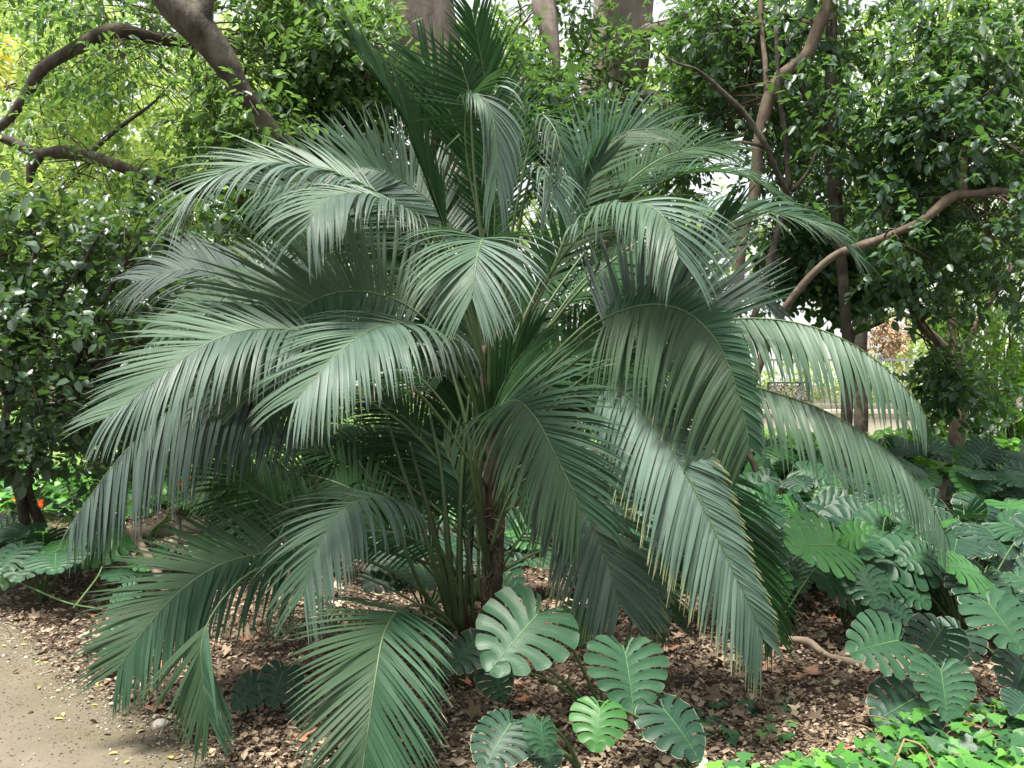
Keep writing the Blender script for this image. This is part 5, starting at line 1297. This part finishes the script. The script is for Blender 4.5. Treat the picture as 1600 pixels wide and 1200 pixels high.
def stone(px, py, w, label, group=None, name='stone'):
    Y = EYE / (py - 600) * FPX
    bm = bmesh.new(); bmesh.ops.create_icosphere(bm, subdivisions=3, radius=pxr(w, Y))
    sx = rnd.random() * 9
    for v in bm.verts:
        f = 1 + .35 * noise.noise(v.co * 22 + Vector((sx, 0, 0))); v.co = Vector((v.co.x * f * 1.1, v.co.y * f, v.co.z * f * .72))
    me = bpy.data.meshes.new(name); bm.to_mesh(me); bm.free(); me.materials.append(M['stone'])
    x = (px - 800) / FPX * Y
    return tag(link(name, me, None, G(x, Y, pxr(w, Y) * .35)), label, 'stone', group)
stone(252, 1136, 25, 'grey fist-sized stone on the edge of the sandy path')
stone(228, 1128, 7, 'tiny pale stone left of the larger grey stone')
stone(143, 1043, 12, 'salmon-grey stone at the mossy path margin')

# fallen fine twigs on the litter
for (a, b, c_, lb) in (((20, 905, 6.6), (100, 940, 6.0), (160, 952, 5.8), 'long thin stick sloping over the litter at the left edge'), ((115, 950, 5.9), (150, 905, 6.2), (160, 885, 6.3), 'short thin stick rising from the long one at the left'), ((340, 835, 7.0), (420, 905, 6.3), (520, 950, 6.0), 'thin stick under the low left-centre frond'), ((1225, 960, 5.5), (1262, 905, 5.6), (1290, 870, 5.8), 'thin stick leaning into the right monstera bed')):
    mb = MB(); tube(mb, [P(*a), P(*b), P(*c_)], [.008, .007, .005], 6, 16, .2, 6)
    tag(link('fallen_stick', mb.mesh('fallen_stick', M['stalk'])), lb, 'stick', 'thin sticks trailing over the litter')

# ------------------------------------------------------------------ leaf litter
def chips(n, yr, size, mat, name, label, elong=.35, zmax=.02, edge=-.05, xmax=7.0, tilt=.35, xr=None):
    out = []
    X, Y = [], []
    while len(X) < n:
        y = yr[0] + (yr[1] - yr[0]) * rng.random(n) ** 1.5
        x = rng.uniform(-1.0, 1.0, n) * (y * .62 + .4) if xr is None else rng.uniform(*xr, n)
        px_ = np.array([path_x(v) for v in y])
        ok = x > px_ + edge + .10 - rng.exponential(.07, n)
        X += list(x[ok]); Y += list(y[ok])
    X, Y = np.array(X[:n]), np.array(Y[:n])
    Z = np.array([gz(a, b) for a, b in zip(X, Y)]) + rng.uniform(.002, zmax, n)
    Pp = np.stack([X, Y, Z], 1)
    a = rng.uniform(0, 6.283, n); D = np.stack([np.cos(a), np.sin(a), rng.normal(size=n) * tilt * .6], 1)
    Nn = np.array([0, 0, 1.0]) + rng.normal(size=(n, 3)) * tilt
    L_ = np.minimum(rng.lognormal(math.log(size), .42, n), size * 2.3)
    V, F, uv = leaf_cloud(Pp, D, Nn, L_, L_ * rng.uniform(.18, elong, n), rng.uniform(-.25, .25, (n, 1)), .3)
    o = link(name, mesh_np(name, V, F, mat, uv)); return tag(o, label, kind='stuff', cat='litter')
chips(95000, (2.8, 9.0), .019, M['litter_dark'], 'leaf_mould', 'dark crumbled leaf mould covering the planting bed', .40)
chips(60000, (2.9, 10.0), .025, M['litter'], 'leaf_litter', 'tan and brown dry leaf fragments over the planting bed', .42, .035, .0, tilt=.45)

# pebbles and grit along the path edge
n = 1500
y = rng.uniform(2.9, 6.5, n); x = np.array([path_x(v) for v in y]) + rng.normal(size=n) * .16
s = rng.lognormal(math.log(.0045), .4, n)
oct_ = np.array([(1, 0, 0), (-1, 0, 0), (0, 1, 0), (0, -1, 0), (0, 0, .7), (0, 0, -.7)])
of = np.array([[0, 2, 4], [2, 1, 4], [1, 3, 4], [3, 0, 4], [2, 0, 5], [1, 2, 5], [3, 1, 5], [0, 3, 5]])
c = np.stack([x, y, np.array([gz(a, b) for a, b in zip(x, y)]) + .006], 1)
V = (c[:, None] + oct_[None] * s[:, None, None] * rng.uniform(.7, 1.4, (n, 1, 3))).reshape(-1, 3)
tag(link('grit', mesh_np('grit', V, (np.arange(n)[:, None, None] * 6 + of[None]).reshape(-1, 3), M['pebble'], None, None, True)), 'pale grit scattered along the path edge', 'gravel', kind='stuff')

# loose specks and grit trodden into the path
n = 6000
y = 2.6 + 4.6 * rng.random(n) ** 1.2; x = np.array([path_x(v) for v in y]) - rng.exponential(.75, n)
s = rng.lognormal(math.log(.0032), .45, n); c = np.stack([x, y, np.array([gz(a, b) for a, b in zip(x, y)]) + .0055], 1)
V = (c[:, None] + oct_[None] * s[:, None, None] * rng.uniform(.6, 1.5, (n, 1, 3))).reshape(-1, 3)
tag(link('path_grit', mesh_np('path_grit', V, (np.arange(n)[:, None, None] * 6 + of[None]).reshape(-1, 3), M['speck'], None, None, True)), 'fine grit and crumbs trodden into the sandy path', 'gravel', kind='stuff')

# plane-tree leaves, one object each
def plane_shape(k):
    r = random.Random(k); pts = []
    lobes = [(-125, .55), (-88, .38), (-52, .85), (-28, .42), (0, 1.05), (28, .42), (52, .85), (88, .38), (125, .55)]
    ring = [(-150, .12)]
    for i, (a, l) in enumerate(lobes):
        big = i % 2 == 0
        if big: ring += [(a - 9, l * .78), (a - 4, l * .86), (a, l), (a + 4, l * .84), (a + 9, l * .76)]
        else: ring.append((a, l))
    ring.append((150, .12))
    V = [(0, .05, 0)]
    ph = r.random() * 6
    for a, l in ring:
        l *= r.uniform(.9, 1.08); x, y = l * math.sin(R(a)), l * math.cos(R(a))
        V.append((x, y, .13 * math.sin(3 * R(a) + ph) * l + .22 * l * l * r.uniform(.3, 1)))
    F = [[0, i, i + 1] for i in range(1, len(V) - 1)]
    n_ = len(V); V += [(.0, -.05, .02), (.012, -.05, .0), (.01, -.5, .05)]; F.append([n_, n_ + 1, n_ + 2])
    return mesh_np('fallen_leaf', np.array(V), [np.array([[a, c_, b] for a, b, c_ in F])], plane_mats[k % 4], None)
plane_mats = [leaf_mat('dry_plane_leaf_%d' % k, [(0, c_), (1, tuple(v * 1.12 for v in c_))], .1, (.5, .25, .1), .7, .3, 16, None, 0, under=(.45, .32, .24))
              for k, c_ in enumerate(((.36, .17, .10), (.44, .27, .18), (.27, .15, .10), (.50, .36, .27)))]
PM = [plane_shape(k) for k in range(8)]
def put_flat(me, p, size, tilt, name, label, group, cat='leaf'):
    a = rnd.uniform(0, 6.283)
    d = Vector((math.cos(a), math.sin(a), rnd.uniform(-tilt, tilt))).normalized()
    n = Vector((rnd.uniform(-tilt, tilt), rnd.uniform(-tilt, tilt) - .15, 1)); z = (n - d * n.dot(d)).normalized(); x_ = d.cross(z)
    o = link(name, me); Mx = Matrix((x_, d, z)).transposed().to_4x4() @ Matrix.Scale(size, 4); Mx.translation = p; o.matrix_world = Mx
    return tag(o, label, cat, group)
for (px, py, sz, lab) in ((1265, 1062, .115, 'large salmon-brown plane leaf lying right of the yellow-tipped frond'), (1280, 1040, .085, 'plane leaf just above the largest salmon-brown one'),
                          (465, 1172, .10, 'pale orange plane leaf near the bottom edge left of the front frond'), (245, 1117, .09, 'curled grey-brown leaf just above the fist-sized stone'),
                          (800, 1060, .10, 'orange-brown plane leaf leaning at the foot of the palm stems'), (1335, 1045, .09, 'plane leaf resting by the surface root')):
    Y = EYE / (py - 600) * FPX
    put_flat(PM[rnd.randrange(8)], G((px - 800) / FPX * Y, Y, .03), sz, .2, 'fallen_leaf', lab, None)
k = 0
while k < 190:
    y = rnd.uniform(3.4, 8.5); x = rnd.uniform(-1, 1) * y * .58
    if x < path_x(y) + .15: continue
    if y < 4.4 and rnd.random() < .75: continue
    put_flat(PM[rnd.randrange(8)], G(x, y, rnd.uniform(.02, .05)), rnd.uniform(.05, .09), .4, 'fallen_leaf', 'dry brown plane leaf lying loose on the leaf litter of the bed', 'dry plane leaves on the litter')
    k += 1
# the same kind of leaves too far back to tell apart
BV, BF, BN = [], [], 0
k = 0
while k < 1700:
    y = 4.2 + 6.8 * rnd.random() ** 1.2; x = rnd.uniform(-1, 1) * y * .6
    if x < path_x(y) + .15: continue
    me = PM[k % 8]; co = np.zeros(len(me.vertices) * 3); me.vertices.foreach_get('co', co); co = co.reshape(-1, 3)
    if k < 8:
        tri = np.zeros(len(me.loops), dtype=int); me.loops.foreach_get('vertex_index', tri); PM_T = globals().setdefault('PM_T', {}); PM_T[k] = tri.reshape(-1, 3)
    a = rnd.uniform(0, 6.283); rot = Matrix.Rotation(a, 3, 'Z') @ Matrix.Rotation(rnd.gauss(0, .45), 3, 'X') @ Matrix.Rotation(rnd.gauss(0, .45), 3, 'Y')
    BV.append(co @ np.array(rot).T * rnd.uniform(.035, .085) + np.array(G(x, y, rnd.uniform(.01, .05)))); BF.append(PM_T[k % 8] + BN); BN += len(co); k += 1
tag(link('broad_leaf_litter', mesh_np('broad_leaf_litter', np.concatenate(BV), np.concatenate(BF), M['litter'])), 'broader dry lobed leaves heaped over the bed', 'litter', kind='stuff')
# small yellow-green leaves on the path
v, f, u = leaf_cloud(np.zeros((1, 3)), np.array([[0, 1., 0]]), np.array([[0, 0, 1.]]), np.array([1.]), np.array([.22]), .1, .35)
FG = [mesh_np('small_fallen_leaf', v, f, leaf_mat('fallen_small_%d' % k, [(0, c_), (1, c_)], .1, (.5, .5, .1), .5, .4, 14), u) for k, c_ in enumerate(((.34, .42, .07), (.52, .50, .12), (.45, .36, .16)))]
for (px, py) in ((203, 1192), (213, 1148), (348, 1166), (365, 1163), (300, 1132), (330, 1183), (272, 1190), (143, 1105), (140, 1092), (70, 1040), (40, 1010), (63, 1035), (15, 1033), (98, 1117), (84, 1127), (60, 1080), (185, 1180), (120, 1058), (105, 1073), (20, 970), (36, 1000), (10, 1012), (250, 1168), (378, 1182), (318, 1155), (150, 1070), (165, 1095), (82, 1038)):
    Y = EYE / (py - 600) * FPX
    put_flat(FG[rnd.randrange(3)], G((px - 800) / FPX * Y, Y, .012), rnd.uniform(.028, .05), .25, 'small_fallen_leaf', 'small yellow-green leaf fallen on the sandy path or its edge', 'small yellow-green leaves along the path')
print('tris', sum(len(m.polygons) for m in bpy.data.meshes))
